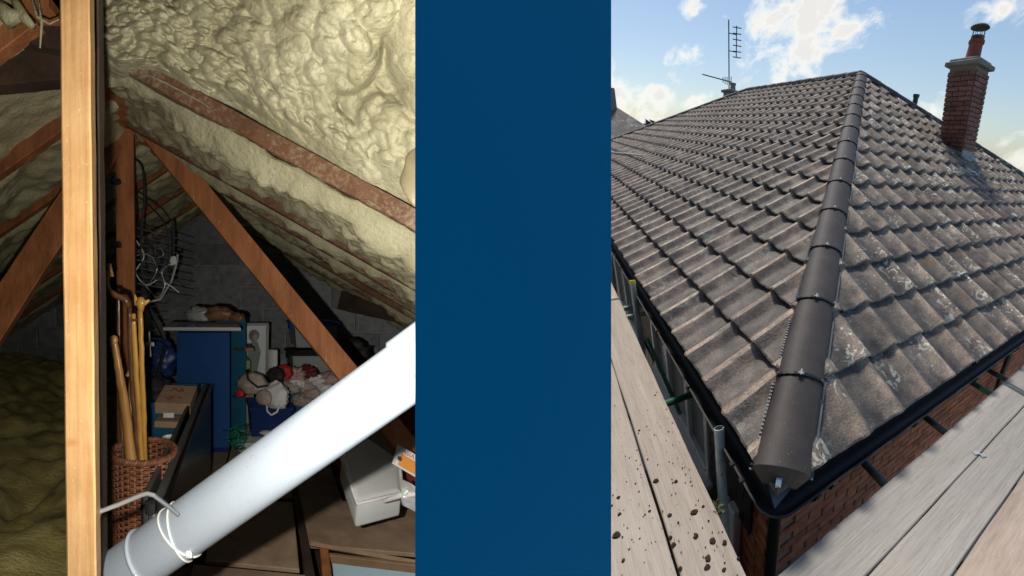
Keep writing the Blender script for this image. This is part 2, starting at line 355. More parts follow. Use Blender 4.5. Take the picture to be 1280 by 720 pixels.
# ------------------------------------------------------------------ the house: pantiled hip roof
HD, HH, RL = 5.3346, 3.075, 5.5; LEN = 2 * HD + RL; GA = .362; TW = .30
SHORT = {}
house = thing('brick_house', HOUSE, (0, 0, -5.5), 'red brick house with a grey lichen-spotted tiled hip roof and black gutters', 'house')
def deck(P, name='roof_deck'):
    m = MB(); P = [np.array(q, float) for q in P]; n = len(P)
    m.add(P + [q - np.array((0, 0, .05)) for q in P], [tuple(range(n)), tuple(range(2 * n - 1, n - 1, -1))] + [(i, n + i, n + (i + 1) % n, (i + 1) % n) for i in range(n)])
    obj(name, m, 'dark_wood_deck', HOUSE, house, (0, 0, 0))
z0 = -.03
deck([(0, 0, z0), (LEN, 0, z0), (HD + RL, HD, HH + z0), (HD, HD, HH + z0)])
deck([(0, 0, z0 - .003), (HD, HD, HH + z0 - .003), (0, 2 * HD, z0 - .003)])
deck([(LEN, 0, z0), (LEN, 2 * HD, z0), (HD + RL, HD, HH + z0)])
deck([(0, 2 * HD, z0), (HD, HD, HH + z0), (HD + RL, HD, HH + z0), (LEN, 2 * HD, z0)])

def profile(t, q):   # cross section of a tile: pan with a bold roll, t across 0..1
    t = (t - .5) / .5; x = t - .40
    if x < -1: x += 2
    roll = .029 * (1 + math.cos(max(-1, min(1, x / .66)) * math.pi))
    return roll + math.exp(-((t + 1) / .12) ** 2) * .006
def tile_mb(var, right):
    """one tile in plane coordinates (e along the eave, s up the slope, n out)"""
    r = random.Random(var); n = 12; Lt = GA + .07; th = .024; m = MB(); top = []; tail = []
    sk = r.uniform(-.009, .009); w = TW + .012
    for i in range(n):
        t = i / (n - 1); e = (t - .5) * w; tt = t if not right else t
        h = profile(tt, var)
        s0 = sk * (t - .5) + r.uniform(-.003, .003)
        top.append([(e, s0, h + th + .036), (e, s0 + .012, h + th + .042), (e, GA * .5, h + th + .022 + r.uniform(-.002, .002)), (e, Lt, h + th + .002)])
        tail.append((e, s0 + .004, h + .012 + r.uniform(-.004, .002)))
    m.grid(top)
    o = len(m.v); m.v += tail + [(x, y + .10, z) for x, y, z in tail]
    for i in range(n - 1):
        m.f.append((o + i, o + i + 1, 4 * (i + 1), 4 * i)); m.f.append((o + n + i, o + n + i + 1, o + i + 1, o + i))
    for i in (0, n - 1):
        m.f.append((4 * i, 4 * i + 1, 4 * i + 2, 4 * i + 3, o + n + i, o + i))
    return m
E3 = np.array([[1, 0, 0], [0, CT, ST], [0, -ST, CT]])     # left plane axes: e, s, n
F3 = np.array([[0, 1, 0], [CT, 0, ST], [-ST, 0, CT]])     # right plane axes
def to_plane(m, ax, o=(0, 0, 0)):
    k = MB(); k.f = list(m.f); k.v = [tuple(np.array(o) + ax.T @ np.array(q)) for q in m.v]; return k
variants = {0: [to_plane(tile_mb(v, 0), E3) for v in range(6)], 1: [to_plane(tile_mb(20 + v, 1), F3) for v in range(6)]}
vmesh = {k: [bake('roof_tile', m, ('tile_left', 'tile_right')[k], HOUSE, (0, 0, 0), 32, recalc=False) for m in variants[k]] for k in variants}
FIXW = {}
for k in vmesh:                       # orientation check: the tile's top faces must look out of the roof
    for me in vmesh[k]:
        out = HOUSE.G @ (np.array([0, -ST, CT]) if k == 0 else np.array([-ST, 0, CT]))
        nn = sum((np.array(p.normal) @ out) * p.area for p in me.polygons)
        FIXW[k] = nn < 0
        if nn < 0: me.flip_normals()
tiles = []
CUT = [((1, -1, 0), 0.0), ((-1, -1, 0), -LEN)]
nrows = int(HD / CT / GA) + 1
for side in (0, 1):
    ax = E3 if side == 0 else F3; rl0 = .1515 if side == 0 else .4817 - .3
    off = rl0 - TW * .69 + TW * .5
    for k in range(nrows):
        ln = LEN if side == 0 else 2 * HD
        i0 = int(max(0, (k * GA * CT - .3 - off) / TW)) - 1; i1 = int((ln - k * GA * CT + .3 - off) / TW) + 1
        for i in range(i0, i1):
            e = off + i * TW; s = k * GA; q = ax.T @ np.array([e, s, 0.0])
            lo, hi = e - TW * .55, e + TW * .55
            t0, t1 = s * CT, (s + GA + .07) * CT
            if t1 > HD + .05: t1 = HD + .05
            mn = t0; 
            if hi <= mn or lo >= ln - t0 or t0 > HD - .1: continue
            cut = lo < t1 + .02 or hi > ln - t1 - .02 or t1 > HD
            tiles.append((side, k, i, q, cut))
def wpix(p):
    c = np.linalg.inv(W) @ (np.array(p) - CAM); return c[0] / c[2] * FOC + 640, c[1] / c[2] * FOC + 360, c[2]
def cutmesh(m, side):
    bm = bmesh.new(); vs = [bm.verts.new(v) for v in m.v]
    for f in m.f: bm.faces.new([vs[i] for i in f])
    pl = [((1, -1, 0), (0, 0, 0)), ((-1, -1, 0), (LEN, 0, 0)), ((0, -1, 0), (0, HD, 0))] if side == 0 else [((-1, 1, 0), (0, 0, 0)), ((-1, -1, 0), (0, 2 * HD, 0))]
    for no, co in pl:
        bmesh.ops.bisect_plane(bm, geom=bm.verts[:] + bm.edges[:] + bm.faces[:], plane_co=co, plane_no=no, clear_inner=True)
    bm.verts.index_update(); k = MB(); k.v = [tuple(v.co) for v in bm.verts]; k.f = [tuple(v.index for v in f.verts) for f in bm.faces]; bm.free(); return k
def vis(q):
    x, y, z = wpix(HOUSE.w(q)); 
    if z < .2: return 1e9
    return z if (740 < x < 1300 and -20 < y < 740) else z + 100
tiles.sort(key=lambda t: vis(t[3] + (0, 0, .1)))
rest = MB(); rest.lc = []; rest.mi = []; nparts = 0
for side, k, i, q, cut in tiles:
    j = random.randrange(6); jit = np.array([random.uniform(-.005, .005), random.uniform(-.005, .005), random.uniform(0, .006)])
    o = q + jit
    if not cut and nparts < 300:
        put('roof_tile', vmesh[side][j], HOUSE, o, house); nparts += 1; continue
    m = variants[side][j]; mm = MB(); mm.f = m.f; mm.v = [tuple(np.array(v) + o) for v in m.v]
    if cut: mm = cutmesh(mm, side)
    if not mm.f: continue
    if FIXW[side] != HOUSE.flip: pass
    if nparts < 300:
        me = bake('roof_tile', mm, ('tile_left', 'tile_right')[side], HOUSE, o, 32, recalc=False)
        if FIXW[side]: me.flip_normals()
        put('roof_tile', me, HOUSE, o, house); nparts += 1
    else:
        if FIXW[side]: mm.f = [f[::-1] for f in mm.f]
        rest.add(mm.v, mm.f); rest.lc += [tuple(np.array(v) - o) for v in mm.v]; rest.mi += [side] * len(mm.f)
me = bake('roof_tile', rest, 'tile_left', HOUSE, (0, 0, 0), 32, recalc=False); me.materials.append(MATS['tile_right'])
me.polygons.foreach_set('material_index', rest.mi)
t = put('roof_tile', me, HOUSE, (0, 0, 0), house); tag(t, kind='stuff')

# hip and ridge caps
def cap_mb(h, l, length, w0, w1, hgt, th=.018, n=9, end=False):
    """half-round cap along h; l lateral"""
    h = nrm(h); l = nrm(l); u = np.cross(h, l); u = u if u[2] > 0 else -u; m = MB(); rows = []
    for s, w, hh in ((0, w0, hgt), (length * .5, (w0 + w1) / 2, hgt * .97), (length, w1, hgt * .93)):
        rows.append([h * s + l * w * math.sin(a) + u * (hh * (math.cos(a) ** .8 if math.cos(a) > 0 else 0) - .0) for a in np.linspace(-math.pi / 2, math.pi / 2, n)])
    inner = [[np.array(p) - u * th for p in rows[i]] for i in (2, 1, 0)]
    m.grid(rows + inner + [rows[0]])
    return m, u
hv = nrm((1, 1, TT)); lv = nrm((1, -1, 0)); HS = .565
def screws(c, h, l, u, w, hh, parent, m='silver'):
    for k, a in enumerate((-1.05, -.05, .95)):
        p = c + l * w * math.sin(a) + u * hh * math.cos(a) ** .8
        nn = nrm(l * math.sin(a) * hh + u * math.cos(a) * w)
        t1 = nrm(np.cross(nn, h)); q = MB().box(p + nn * .008, (.030 if k == 1 else .018, .012, .012), (t1, h, nn), .003)
        if k == 1: q.box(p + nn * .010 + h * .006, (.010, .034, .010), (t1, h, nn), .003)
        obj('screw_clip', q, m if k == 1 else 'grey_flash', HOUSE, parent)
uu = np.cross(hv, lv); uu = uu if uu[2] > 0 else -uu
HB = np.array((0, 0, .035))
nc = 15
def hipline(k): return hv * k
for k in range(nc):
    st = -.06 + k * HS; ln = min(HS + .03, 8.15 - st)
    if k == 0: st, ln = .055, HS - .085
    if ln < .1: break
    m, u = cap_mb(hv, lv, ln, .133, .128, .100)
    o = hipline(st) + HB + u * (.010)
    mm = MB(); mm.f = m.f; mm.v = [tuple(np.array(v) + o) for v in m.v]
    cp = obj('hip_cap', mm, 'cap', HOUSE, house, o, 40)
    if k:
        # black union clip between two caps
        a = np.linspace(-1.5, 1.5, 13); q = MB(); P = []
        for s, e in ((-.008, .0), (-.008, .0025), (.007, .0025), (.007, .0)):
            P.append([o + hv * s + lv * (.135 + e) * math.sin(x) + u * (.100 + e) * max(math.cos(x), 0) ** .8 for x in a])
        q.grid(P + [P[0]]); tc = obj('union_clip', q, 'black_plastic', HOUSE, cp, o)
        screws(o - hv * .004, hv, lv, u, .137, .104, cp)
# blunt closed end of the lowest cap, lead under it, white clip
o = hipline(.055) + HB + uu * .010
q = MB(); P = [o + lv * .134 * math.sin(a) + uu * .099 * max(math.cos(a), 0) ** .8 for a in np.linspace(-math.pi / 2, math.pi / 2, 9)]
P2 = [o - hv * .05 + lv * .075 * math.sin(a) + uu * (.03 * max(math.cos(a), 0) ** .8 - .02) for a in np.linspace(-math.pi / 2, math.pi / 2, 9)]
q.grid([P, P2]); q.add(P2, [tuple(range(9))]); obj('cap_end', q, 'cap', HOUSE, house)
q = MB().prism([(-.11, .06), (0, -.11), (.11, .06)], o - hv * .02 - uu * .03, (lv, hv, np.cross(lv, hv)), .006); obj('corner_flashing', q, 'grey_flash', HOUSE, house)
c0 = o - hv * .055 + uu * .02
q = MB(); q.grid([[c0 + lv * w + hv * s + uu * z for w in (-.012, .012)] for s, z in ((-.01, -.06), (-.014, .0), (-.004, .028), (.014, .034), (.030, .020), (.034, -.01), (.024, -.012), (.022, .014), (.012, .024), (0, .018), (-.006, 0), (-.002, -.06), (-.01, -.06))])
obj('gutter_clip', q, 'white_pvc', HOUSE, house)
# comb strip along the left foot of the caps
q = MB()
for k in range(96):
    s = .055 + k * .02; p = hv * s + lv * .142 + HB + np.array((0, 0, -.004)); q.box(p, (.014, .008, .012), (lv, hv, uu))
obj('comb_strip', q, 'lead', HOUSE, house)
q = MB(); q.box(hv * 2.05 - lv * .14 + HB, (.012, 4.0, .012), (lv, hv, uu)); obj('hip_tray', q, 'grey_flash', HOUSE, house)
# ridge and the two far hips
def cap_run(p0, p1, name, m, w=.12, hh=.10, L0=.45):
    p0 = np.array(p0, float); p1 = np.array(p1, float); h = nrm(p1 - p0); T = np.linalg.norm(p1 - p0)
    l = nrm(np.cross(h, (0, 0, 1))); n = int(T / L0)
    for i in range(n):
        mm, u = cap_mb(h, l, T / n + .02, w, w * .94, hh, n=7); o = p0 + h * (T / n * i) + u * .06
        k = MB(); k.f = mm.f; k.v = [tuple(np.array(v) + o) for v in mm.v]; obj(name, k, m, HOUSE, house, o, 40)
cap_run((HD, HD, HH), (HD + RL, HD, HH), 'ridge_cap', 'ridge_cap')
cap_run((LEN, 0, 0), (HD + RL, HD, HH), 'hip_cap', 'ridge_cap')
cap_run((0, 2 * HD, 0), (HD, HD, HH), 'hip_cap', 'ridge_cap')

# gutters, fascia, soffit
def sweep(path, prof, m, nm, parent, closed=False, sm=None):
    q = MB(); P = []
    path = [np.array(p, float) for p in path]
    for i, p in enumerate(path):
        a = nrm(path[i] - path[i - 1]) if i else nrm(path[1] - path[0]); b_ = nrm(path[i + 1] - path[i]) if i < len(path) - 1 else a
        t = nrm(a + b_); sd = nrm(np.cross(t, (0, 0, 1))); k = 1 / max(.3, (a @ t))
        P.append([p + sd * x * k + np.array((0, 0, z)) for x, z in prof])
    q.grid(P); return obj(nm, q, m, HOUSE, parent, smooth=sm)
rc = .07
arc = [(-.045 + rc - rc * math.cos(a), -.045 + rc - rc * math.sin(a), -.045) for a in np.linspace(0, math.pi / 2, 6)]
# path: comes down the left eave towards the corner, round it, then along the right eave
path = [(LEN + .05, -.045, -.036), (8, -.045, -.036), (4, -.045, -.036), (2, -.045, -.036), (1, -.045, -.038)] + [(-.045 + rc - rc * math.sin(a), -.045 + rc - rc * math.cos(a), -.036) for a in np.linspace(0, math.pi / 2, 6)] + [(-.045, y, -.036) for y in (1, 2, 4, 7, 2 * HD + .05)]
gr = .048; gp = [(gr * math.cos(a), gr * math.sin(a)) for a in np.linspace(0, -math.pi, 9)]
gp = [(gr - .003, .008), (gr + .006, .006)] + gp + [(-gr - .006, .006), (-gr + .003, .008)] + [((gr - .004) * math.cos(a), (gr - .004) * math.sin(a)) for a in np.linspace(-math.pi, 0, 9)] + [(gr - .003, .008)]
gut = sweep(path, gp, 'black_plastic', 'gutter', house, sm=40)
def bracket(p, d):
    d = nrm(d); sd = nrm(np.cross(d, (0, 0, 1))); q = MB(); r0, r1 = gr + .001, gr + .008; P = []
    for s, r_ in ((-.014, r0), (-.014, r1), (.014, r1), (.014, r0)):
        P.append([np.array(p) + d * s + sd * r_ * math.cos(a) + np.array((0, 0, r_ * math.sin(a))) for a in np.linspace(.15, -math.pi - .15, 13)])
    q.grid(P + [P[0]]); q.box(np.array(p) + sd * (gr + .006) + (0, 0, .008), (.026, .022, .014), (d, sd, (0, 0, 1)), .003)
    q.box(np.array(p) - sd * (gr + .006) + (0, 0, .008), (.026, .022, .014), (d, sd, (0, 0, 1)), .003)
    obj('gutter_bracket', q, 'black_plastic', HOUSE, gut)
for a_ in (.16, .26, .9, 1.65, 2.4, 3.2, 4.0): bracket((a_, -.045, -.036), (-1, 0, 0))
for b_ in (.16, .26, .95, 1.75, 2.55, 3.4, 4.2): bracket((-.045, b_, -.045), (0, 1, 0))
q = MB(); q.box((LEN / 2 + .01, .022, -.10), (LEN - .02, .02, .18)); q.box((.022, HD + .02, -.103), (.02, 2 * HD - .02, .18)); obj('fascia', q, 'black_plastic', HOUSE, house, recalc=False)
q = MB(); q.box((LEN / 2, .067, -.185), (LEN, .066, .014)); q.box((.067, HD, -.188), (.066, 2 * HD, .014)); obj('soffit', q, 'black_plastic', HOUSE, house, recalc=False)

# brick walls
wl = MB(); wl.box((.125, HD, -2.85), (.03, 2 * HD - .25, 5.3)); wl.box((LEN / 2 + .05, .125, -2.847), (LEN - .36, .03, 5.3))
wl.box((LEN - .14, HD, -2.85), (.03, 2 * HD - .25, 5.3)); wl.box((LEN / 2, 2 * HD - .14, -2.853), (LEN - .3, .03, 5.3))
wall = obj('wall', wl, 'mortar', HOUSE, house, recalc=False)
bp_ = 0; BR = MB()
for r_ in range(24):
    z = -.232 - r_ * .075
    for i in range(26):
        y = .11 + (.0 if r_ % 2 else .1125) + i * .225
        c = (.107, y + .10, z)
        m = MB().box((0, 0, 0), (.03 + random.uniform(-.004, .004), .214, .065), bev=.004)
        if y < 3.4 and bp_ < 230: 
            m.v = [tuple(np.array(v) + c) for v in m.v]; obj('brick', m, 'brick', HOUSE, wall, c); bp_ += 1
        else: BR.add([tuple(np.array(v) + c) for v in m.v], m.f)
for r_ in range(24):
    z = -.232 - r_ * .075
    for i in range(3):
        x = .10 + (.1125 if r_ % 2 else 0) + i * .225
        if x > .45: continue
        c = (x + .10, .107, z); m = MB().box(c, (.214, .03 + random.uniform(-.004, .004), .065), bev=.004)
        if r_ < 22: obj('brick', m, 'brick', HOUSE, wall, c)
        else: BR.add(m.v, m.f)
tag(obj('brick', BR, 'brick', HOUSE, wall, recalc=False), kind='stuff')
q = MB().tube([(.02, .02, -.09), (.06, .04, -.22), (.075, .05, -.34), (.075, .05, -5.4)], .034, 12); obj('downpipe', q, 'black_plastic', HOUSE, house, smooth=40)

# dark hung slates, window and white joinery of the left wall
sl_ = MB(); slates = house
ns = 0
def slate_rect(a0, a1, u0, u1):
    global ns
    r_ = 0; u = u1
    while u > u0:
        x = a0 - (.1 if r_ % 2 else 0)
        while x < a1:
            l, h = max(x, a0), min(x + .2, a1)
            if h - l > .03:
                m = MB().box(((l + h) / 2, .088 - .004, u - .07), (h - l - .006, .012, .16), ((1, 0, 0), (0, 1, -.10), (0, .10, 1)), .002)
                if ns < 120: obj('slate', m, 'slate', HOUSE, slates)
                else: sl_.add(m.v, m.f)
                ns += 1
            x += .2
        u -= .12; r_ += 1
slate_rect(.36, 1.02, -.86, -.20)
slate_rect(1.02, 3.6, -3.2, -1.27)
slate_rect(.72, 1.02, -2.8, -.92)
tag(obj('slate', sl_, 'slate', HOUSE, house, recalc=False), kind='stuff')
def window(a0, a1, u0, u1, y=.09, mull=(), dep=.07, par=None, open_=False):
    f = MB(); w = .07
    f.box(((a0 + a1) / 2, y, u1 - w / 2), (a1 - a0, dep, w), bev=.006); f.box(((a0 + a1) / 2, y, u0 + w / 2), (a1 - a0, dep, w), bev=.006)
    for x in (a0 + w / 2, a1 - w / 2) + tuple(mull): f.box((x, y + .001, (u0 + u1) / 2), (w, dep - .004, u1 - u0 - 2 * w), bev=.006)
    win = thing('window', HOUSE, ((a0 + a1) / 2, y, u0), None, None); win.parent = house; win.location = HOUSE.w(((a0 + a1) / 2, y, u0)) - WORLD_LOC[house.name]
    obj('window_frame', f, 'white_pvc', HOUSE, win)
    xs = [a0] + list(mull) + [a1]
    for x0, x1 in zip(xs[:-1], xs[1:]):
        obj('pane', MB().box(((x0 + x1) / 2, y + .012, (u0 + u1) / 2), (x1 - x0 - .06, .012, u1 - u0 - .1)), 'glass', HOUSE, win)
    obj('sill', MB().box(((a0 + a1) / 2, y - .09, u0 - .025), (a1 - a0 + .12, .22, .05), bev=.008), 'white_pvc', HOUSE, win)
    return win
window(1.05, 2.75, -1.2, -.20, mull=(1.55, 2.15))
window(3.7, 5.2, -1.4, -.20, mull=(4.4,))
q = MB(); q.box((.56, .06, -1.9), (.10, .06, 2.0), bev=.008); q.box((.64, .045, -1.9), (.04, .03, 2.0), bev=.004); obj('door_frame', q, 'white_pvc', HOUSE, house)

# chimney with cowl
n0 = len(bpy.data.objects)
cb_ = np.array((2.80, 6.00, 1.45)); ctp = np.array((2.70, 5.48, 3.10)); cax = (ctp - cb_) / (ctp[2] - cb_[2]); CW = .52; CD = .50
def chp(a, b, u): return cb_ + cax * (u - cb_[2]) + np.array((a, b, 0))
q = MB(); vs = [chp(a, b, u) for u in (1.45, 3.12) for a, b in ((.012, .012), (CW - .012, .012), (CW - .012, CD - .012), (.012, CD - .012))]
q.add(vs, [(0, 1, 2, 3), (4, 5, 6, 7), (0, 1, 5, 4), (1, 2, 6, 5), (2, 3, 7, 6), (3, 0, 4, 7)])
chim = thing('chimney', HOUSE, cb_, None, None); chim.parent = house; chim.location = HOUSE.w(cb_) - WORLD_LOC[house.name]
obj('mortar_core', q, 'chimney_mortar', HOUSE, chim)
hst = MB(); nb = 0
for r_ in range(22):
    u = 1.50 + r_ * .0755
    if u > 3.08: break
    for face in range(4):
        Wd = CW if face % 2 == 0 else CD; k = 2 if face % 2 == 0 else 2
        cuts = [0, Wd * .5, Wd] if (r_ + face) % 2 else [0, Wd * .22, Wd * .72, Wd]
        for x0, x1 in zip(cuts[:-1], cuts[1:]):
            mid = (x0 + x1) / 2; jj = random.uniform(-.002, .003)
            if face == 0: c = chp(mid, .0 - jj, u); sz = (x1 - x0 - .01, .03, .064)
            elif face == 1: c = chp(.0 - jj, mid, u + .001); sz = (.03, x1 - x0 - .01, .064)
            elif face == 2: c = chp(mid, CD + jj, u); sz = (x1 - x0 - .01, .03, .064)
            else: c = chp(CW + jj, mid, u); sz = (.03, x1 - x0 - .01, .064)
            m = MB().box(c, sz, bev=.003)
            if face < 2: obj('brick', m, 'chimney_brick', HOUSE, chim, c)
            else: hst.add(m.v, m.f)
tag(obj('brick', hst, 'chimney_brick', HOUSE, chim, recalc=False), kind='stuff')
q = MB(); cc = chp(CW / 2, CD / 2, 3.15); q.box(cc, (CW + .13, CD + .13, .07), bev=.012); q.box(chp(CW / 2, CD / 2, 3.20), (CW + .02, CD + .02, .06), bev=.02); obj('coping', q, 'cement', HOUSE, chim)
pc = chp(CW / 2 - .02, CD / 2, 3.22)
q = MB().lathe([(.15, 0), (.145, .02), (.128, .05), (.116, .25), (.130, .26), (.136, .28), (.133, .31), (.118, .32), (.09, .315)], pc, 20); obj('chimney_pot', q, 'clay_pot', HOUSE, chim, smooth=40)
q = MB(); q.lathe([(.108, .32), (.114, .33), (.114, .37), (.105, .375)], pc, 20)
for k in range(8): a = k * math.pi / 4; q.tube([pc + (1.15 * .088 * math.cos(a), 1.15 * .088 * math.sin(a), .36), pc + (1.15 * .088 * math.cos(a), 1.15 * .088 * math.sin(a), .49)], .005, 5)
q.lathe([(.0, .55), (.06, .547), (.12, .528), (.16, .50), (.16, .488), (.0, .495)], pc, 20); obj('cowl', q, 'dark_tube', HOUSE, chim, smooth=40)
q = MB()
for k in range(5):
    x0 = -.03 + k * .125; u0 = cb_[2] + .22 + k * .072; c = chp(x0 + .06, -.022, u0); q.box(c, (.13, .006, .17), bev=.002)
obj('lead_flashing', q, 'lead', HOUSE, chim)
q = MB().box(chp(-.022, CD / 2 - .02, 1.69), (.006, CD + .06, .20), bev=.002); q.box(chp(-.09, CD / 2, 1.655), (.18, CD + .16, .008), ((CT, 0, ST), (0, 1, 0), (-ST, 0, CT)), .003); obj('lead_flashing', q, 'lead', HOUSE, chim)

# pale strip lying on the far left slope, vent pipe behind the right hip
q = MB().box((10.0, 1.2, .82), (3.3, .05, .03), ((.993, -.09, -.05), (.1, .99, 0), (.05, 0, 1)), .005); obj('flashing_strip', q, 'white_pvc', HOUSE, house)
q = MB().tube([(4.55, 6.45, 2.3), (4.51, 6.39, 2.86)], .06, 12); q.tube([(4.51, 6.39, 2.86), (4.507, 6.386, 2.92)], .075, 12); obj('vent_pipe', q, 'dark_tube', HOUSE, house, smooth=40)
# ------------------------------------------------------------------ scaffold boards, tubes, aerial, neighbour
def board(x0, x1, e, w, along, label, m, group, z=-.2, ends=(True, True)):
    """board from x0 to x1 along its axis, near edge e, width w"""
    lo, hi = min(x0, x1), max(x0, x1); n = int((hi - lo) / .12) + 2; r = random.Random(int(abs(e) * 1000 + lo * 37))
    ph = [r.uniform(0, 6) for _ in range(6)]; th = .038; rows = []
    for i in range(n):
        s = lo + (hi - lo) * i / (n - 1)
        wob = .0025 * math.sin(s * 2.1 + ph[0]) + .0012 * math.sin(s * 9 + ph[1]); wb2 = .0025 * math.sin(s * 1.7 + ph[2]) + .0012 * math.sin(s * 11 + ph[3])
        sag = .002 * math.sin(s * 1.3 + ph[4]); e0 = e + wob; e1 = e + w + wb2; bv = .005
        sec = [(e0, -th), (e0, -bv), (e0 + bv, 0)] + [(e0 + (e1 - e0) * t, .0012 * math.sin(t * 7 + ph[5])) for t in (.25, .5, .75)] + [(e1 - bv, 0), (e1, -bv), (e1, -th), (e0, -th)]
        rows.append([(s, y, z + sag + h) if along == 'a' else (y, s, z + sag + h) for y, h in sec])
    q = MB().grid(rows); k = len(rows[0])
    q.f.append(tuple(range(k - 1))[::-1]); q.f.append(tuple((n - 1) * k + j for j in range(k - 1)))
    o = (lo, e, z) if along == 'a' else (e, lo, z)
    root = thing('scaffold_board', HOUSE, o, label, 'scaffold board', group)
    obj('plank', q, m, HOUSE, root, o, 25)
    for s, on in ((lo + .02, ends[0]), (hi - .02, ends[1])):
        if on:
            c = (s, e + w / 2, z - .017) if along == 'a' else (e + w / 2, s, z - .017)
            sz = (.03, w + .007, .045) if along == 'a' else (w + .007, .03, .045)
            obj('end_band', MB().box(c, sz, bev=.002), 'dark_tube', HOUSE, root)
    return root
G1 = 'scaffold boards beside the left eave'; G2 = 'scaffold boards beside the right eave'
board(-2.2, 2.755, -.417, .212, 'a', 'dirt-spattered scaffold board nearest the left gutter, with lumps of dirt along it', 'board_left', G1)
board(2.77, 6.6, -.415, .216, 'a', 'scaffold board farther up the left eave, past the board joint by the yellow-capped pole', 'board_left', G1, ends=(False, True))
board(-2.2, 3.6, -.638, .214, 'a', 'pale scaffold board at the left edge of the roof photo, second from the gutter', 'board_left', G1)
board(-2.2, 5.5, -.860, .215, 'a', 'scaffold board third from the left gutter', 'board_left', G1)
board(-.192, 2.147, -.398, .216, 'b', 'weathered grey scaffold board nearest the brick wall, below the right gutter', 'board_right', G2, ends=(True, True))
board(2.156, 5.9, -.400, .218, 'b', 'grey scaffold board beyond the joint at the right photo edge', 'board_right', G2)
board(-.19, 4.1, -.620, .216, 'b', 'middle grey scaffold board with a pale metal clip on its edge', 'board_right', G2)
board(-.188, 4.1, -.845, .220, 'b', 'brownish scaffold board in the bottom right corner', 'board_end', G2)
board(-.188, 4.1, -1.07, .220, 'b', 'grey scaffold board fourth from the brick wall', 'board_right', G2)

def pole(p0, p1, label, m, r=.0242, cap=None, group=None, name='scaffold_pole'):
    p0 = np.array(p0, float); p1 = np.array(p1, float); d = nrm(p1 - p0); x = nrm(np.cross(d, (.3, 1, .2))); y = np.cross(d, x); T = np.linalg.norm(p1 - p0)
    root = thing(name, HOUSE, p0, label, 'scaffold tube', group)
    q = MB().lathe([(r - .004, 0), (r, 0), (r, T * .5), (r, T), (r - .004, T + .001), (r - .0045, T - .12), (.0, T - .125)], p0, 20, (x, y, d)); obj('tube', q, m, HOUSE, root, smooth=40)
    if cap: q = MB().lathe([(r + .002, T - .03), (r + .002, T + .004), (r - .004, T + .008), (0, T + .008)], p0, 20, (x, y, d)); obj('end_cap', q, cap, HOUSE, root, smooth=40)
    return root
pole((.165, -.17, -.70), (.425, -.095, .055), 'open-topped galvanised scaffold pole standing between the left board and the gutter corner', 'galv', .0252)
p2 = pole((1.95, -.165, -1.0), (2.44, -.105, .10), 'scaffold pole with a yellow plastic cap near the left photo edge', 'galv', cap='yellow', group=None)
pole((3.3, -.19, -1.0), (3.45, -.15, .06), 'farthest galvanised pole by the left gutter', 'galv')
for b_, lab, m in ((.613, 'dark transom tube nearest the house corner, under the right gutter', 'dark_tube'), (1.265, 'dark transom tube second from the house corner, against the brick wall', 'dark_tube'),
                   (1.978, 'green transom tube against the brick wall under the right gutter', 'green_tube'), (2.308, 'dark transom tube just beyond the green one', 'dark_tube')):
    pole((-1.0, b_ + .0, -.268), (.088, b_ + .012, -.262), lab, m, .0242, group='transom tubes on the right', name='transom_tube')
pole((.0, 2.9, -.9), (.02, 2.86, -.12), 'upright dark pole by the right gutter at the photo edge', 'dark_tube', .027)
pole((1.08, -1.0, -.266), (1.072, .02, -.256), 'short green transom tube end reaching from the left board to the gutter', 'green_tube', .0242, name='transom_tube')
for a_, lab in ((2.62, 'grey transom tube beside the yellow-capped pole'), (2.42, 'grey transom tube just nearer than the other beside the yellow-capped pole')):
    pole((a_, -1.0, -.266), (a_ + .0, .06, -.262), lab, 'galv', .0242, name='transom_tube')
q = MB().box((1.62, -.10, -.55), (1.1, .03, .03), (nrm((1, .05, -.55)), (0, 1, 0), nrm((.55, 0, 1))), .01)
pole((1.3, -.06, -.62), (2.0, -.11, -.3), 'yellowish green brace tube in front of the window', 'green_tube', .016, name='brace_tube')

# metal clip on the joint of the right boards
cr = thing('board_clip', HOUSE, (-.39, 1.25, -.2), 'small bright metal clip bridging the gap between two grey boards', 'clip')
for dx in (.018, -.018):
    obj('clip_plate', MB().box((-.401 + dx, 1.232 - dx * .6, -.194), (.024, .034, .007), (nrm((1, .4, 0)), nrm((-.4, 1, 0)), (0, 0, 1)), .002), 'clip_paint' if 'clip_paint' in MATS else 'silver', HOUSE, cr)
obj('clip_pin', MB().box((-.401, 1.233, -.192), (.022, .008, .005), (nrm((1, .4, 0)), nrm((-.4, 1, 0)), (0, 0, 1)), .001), 'silver', HOUSE, cr)

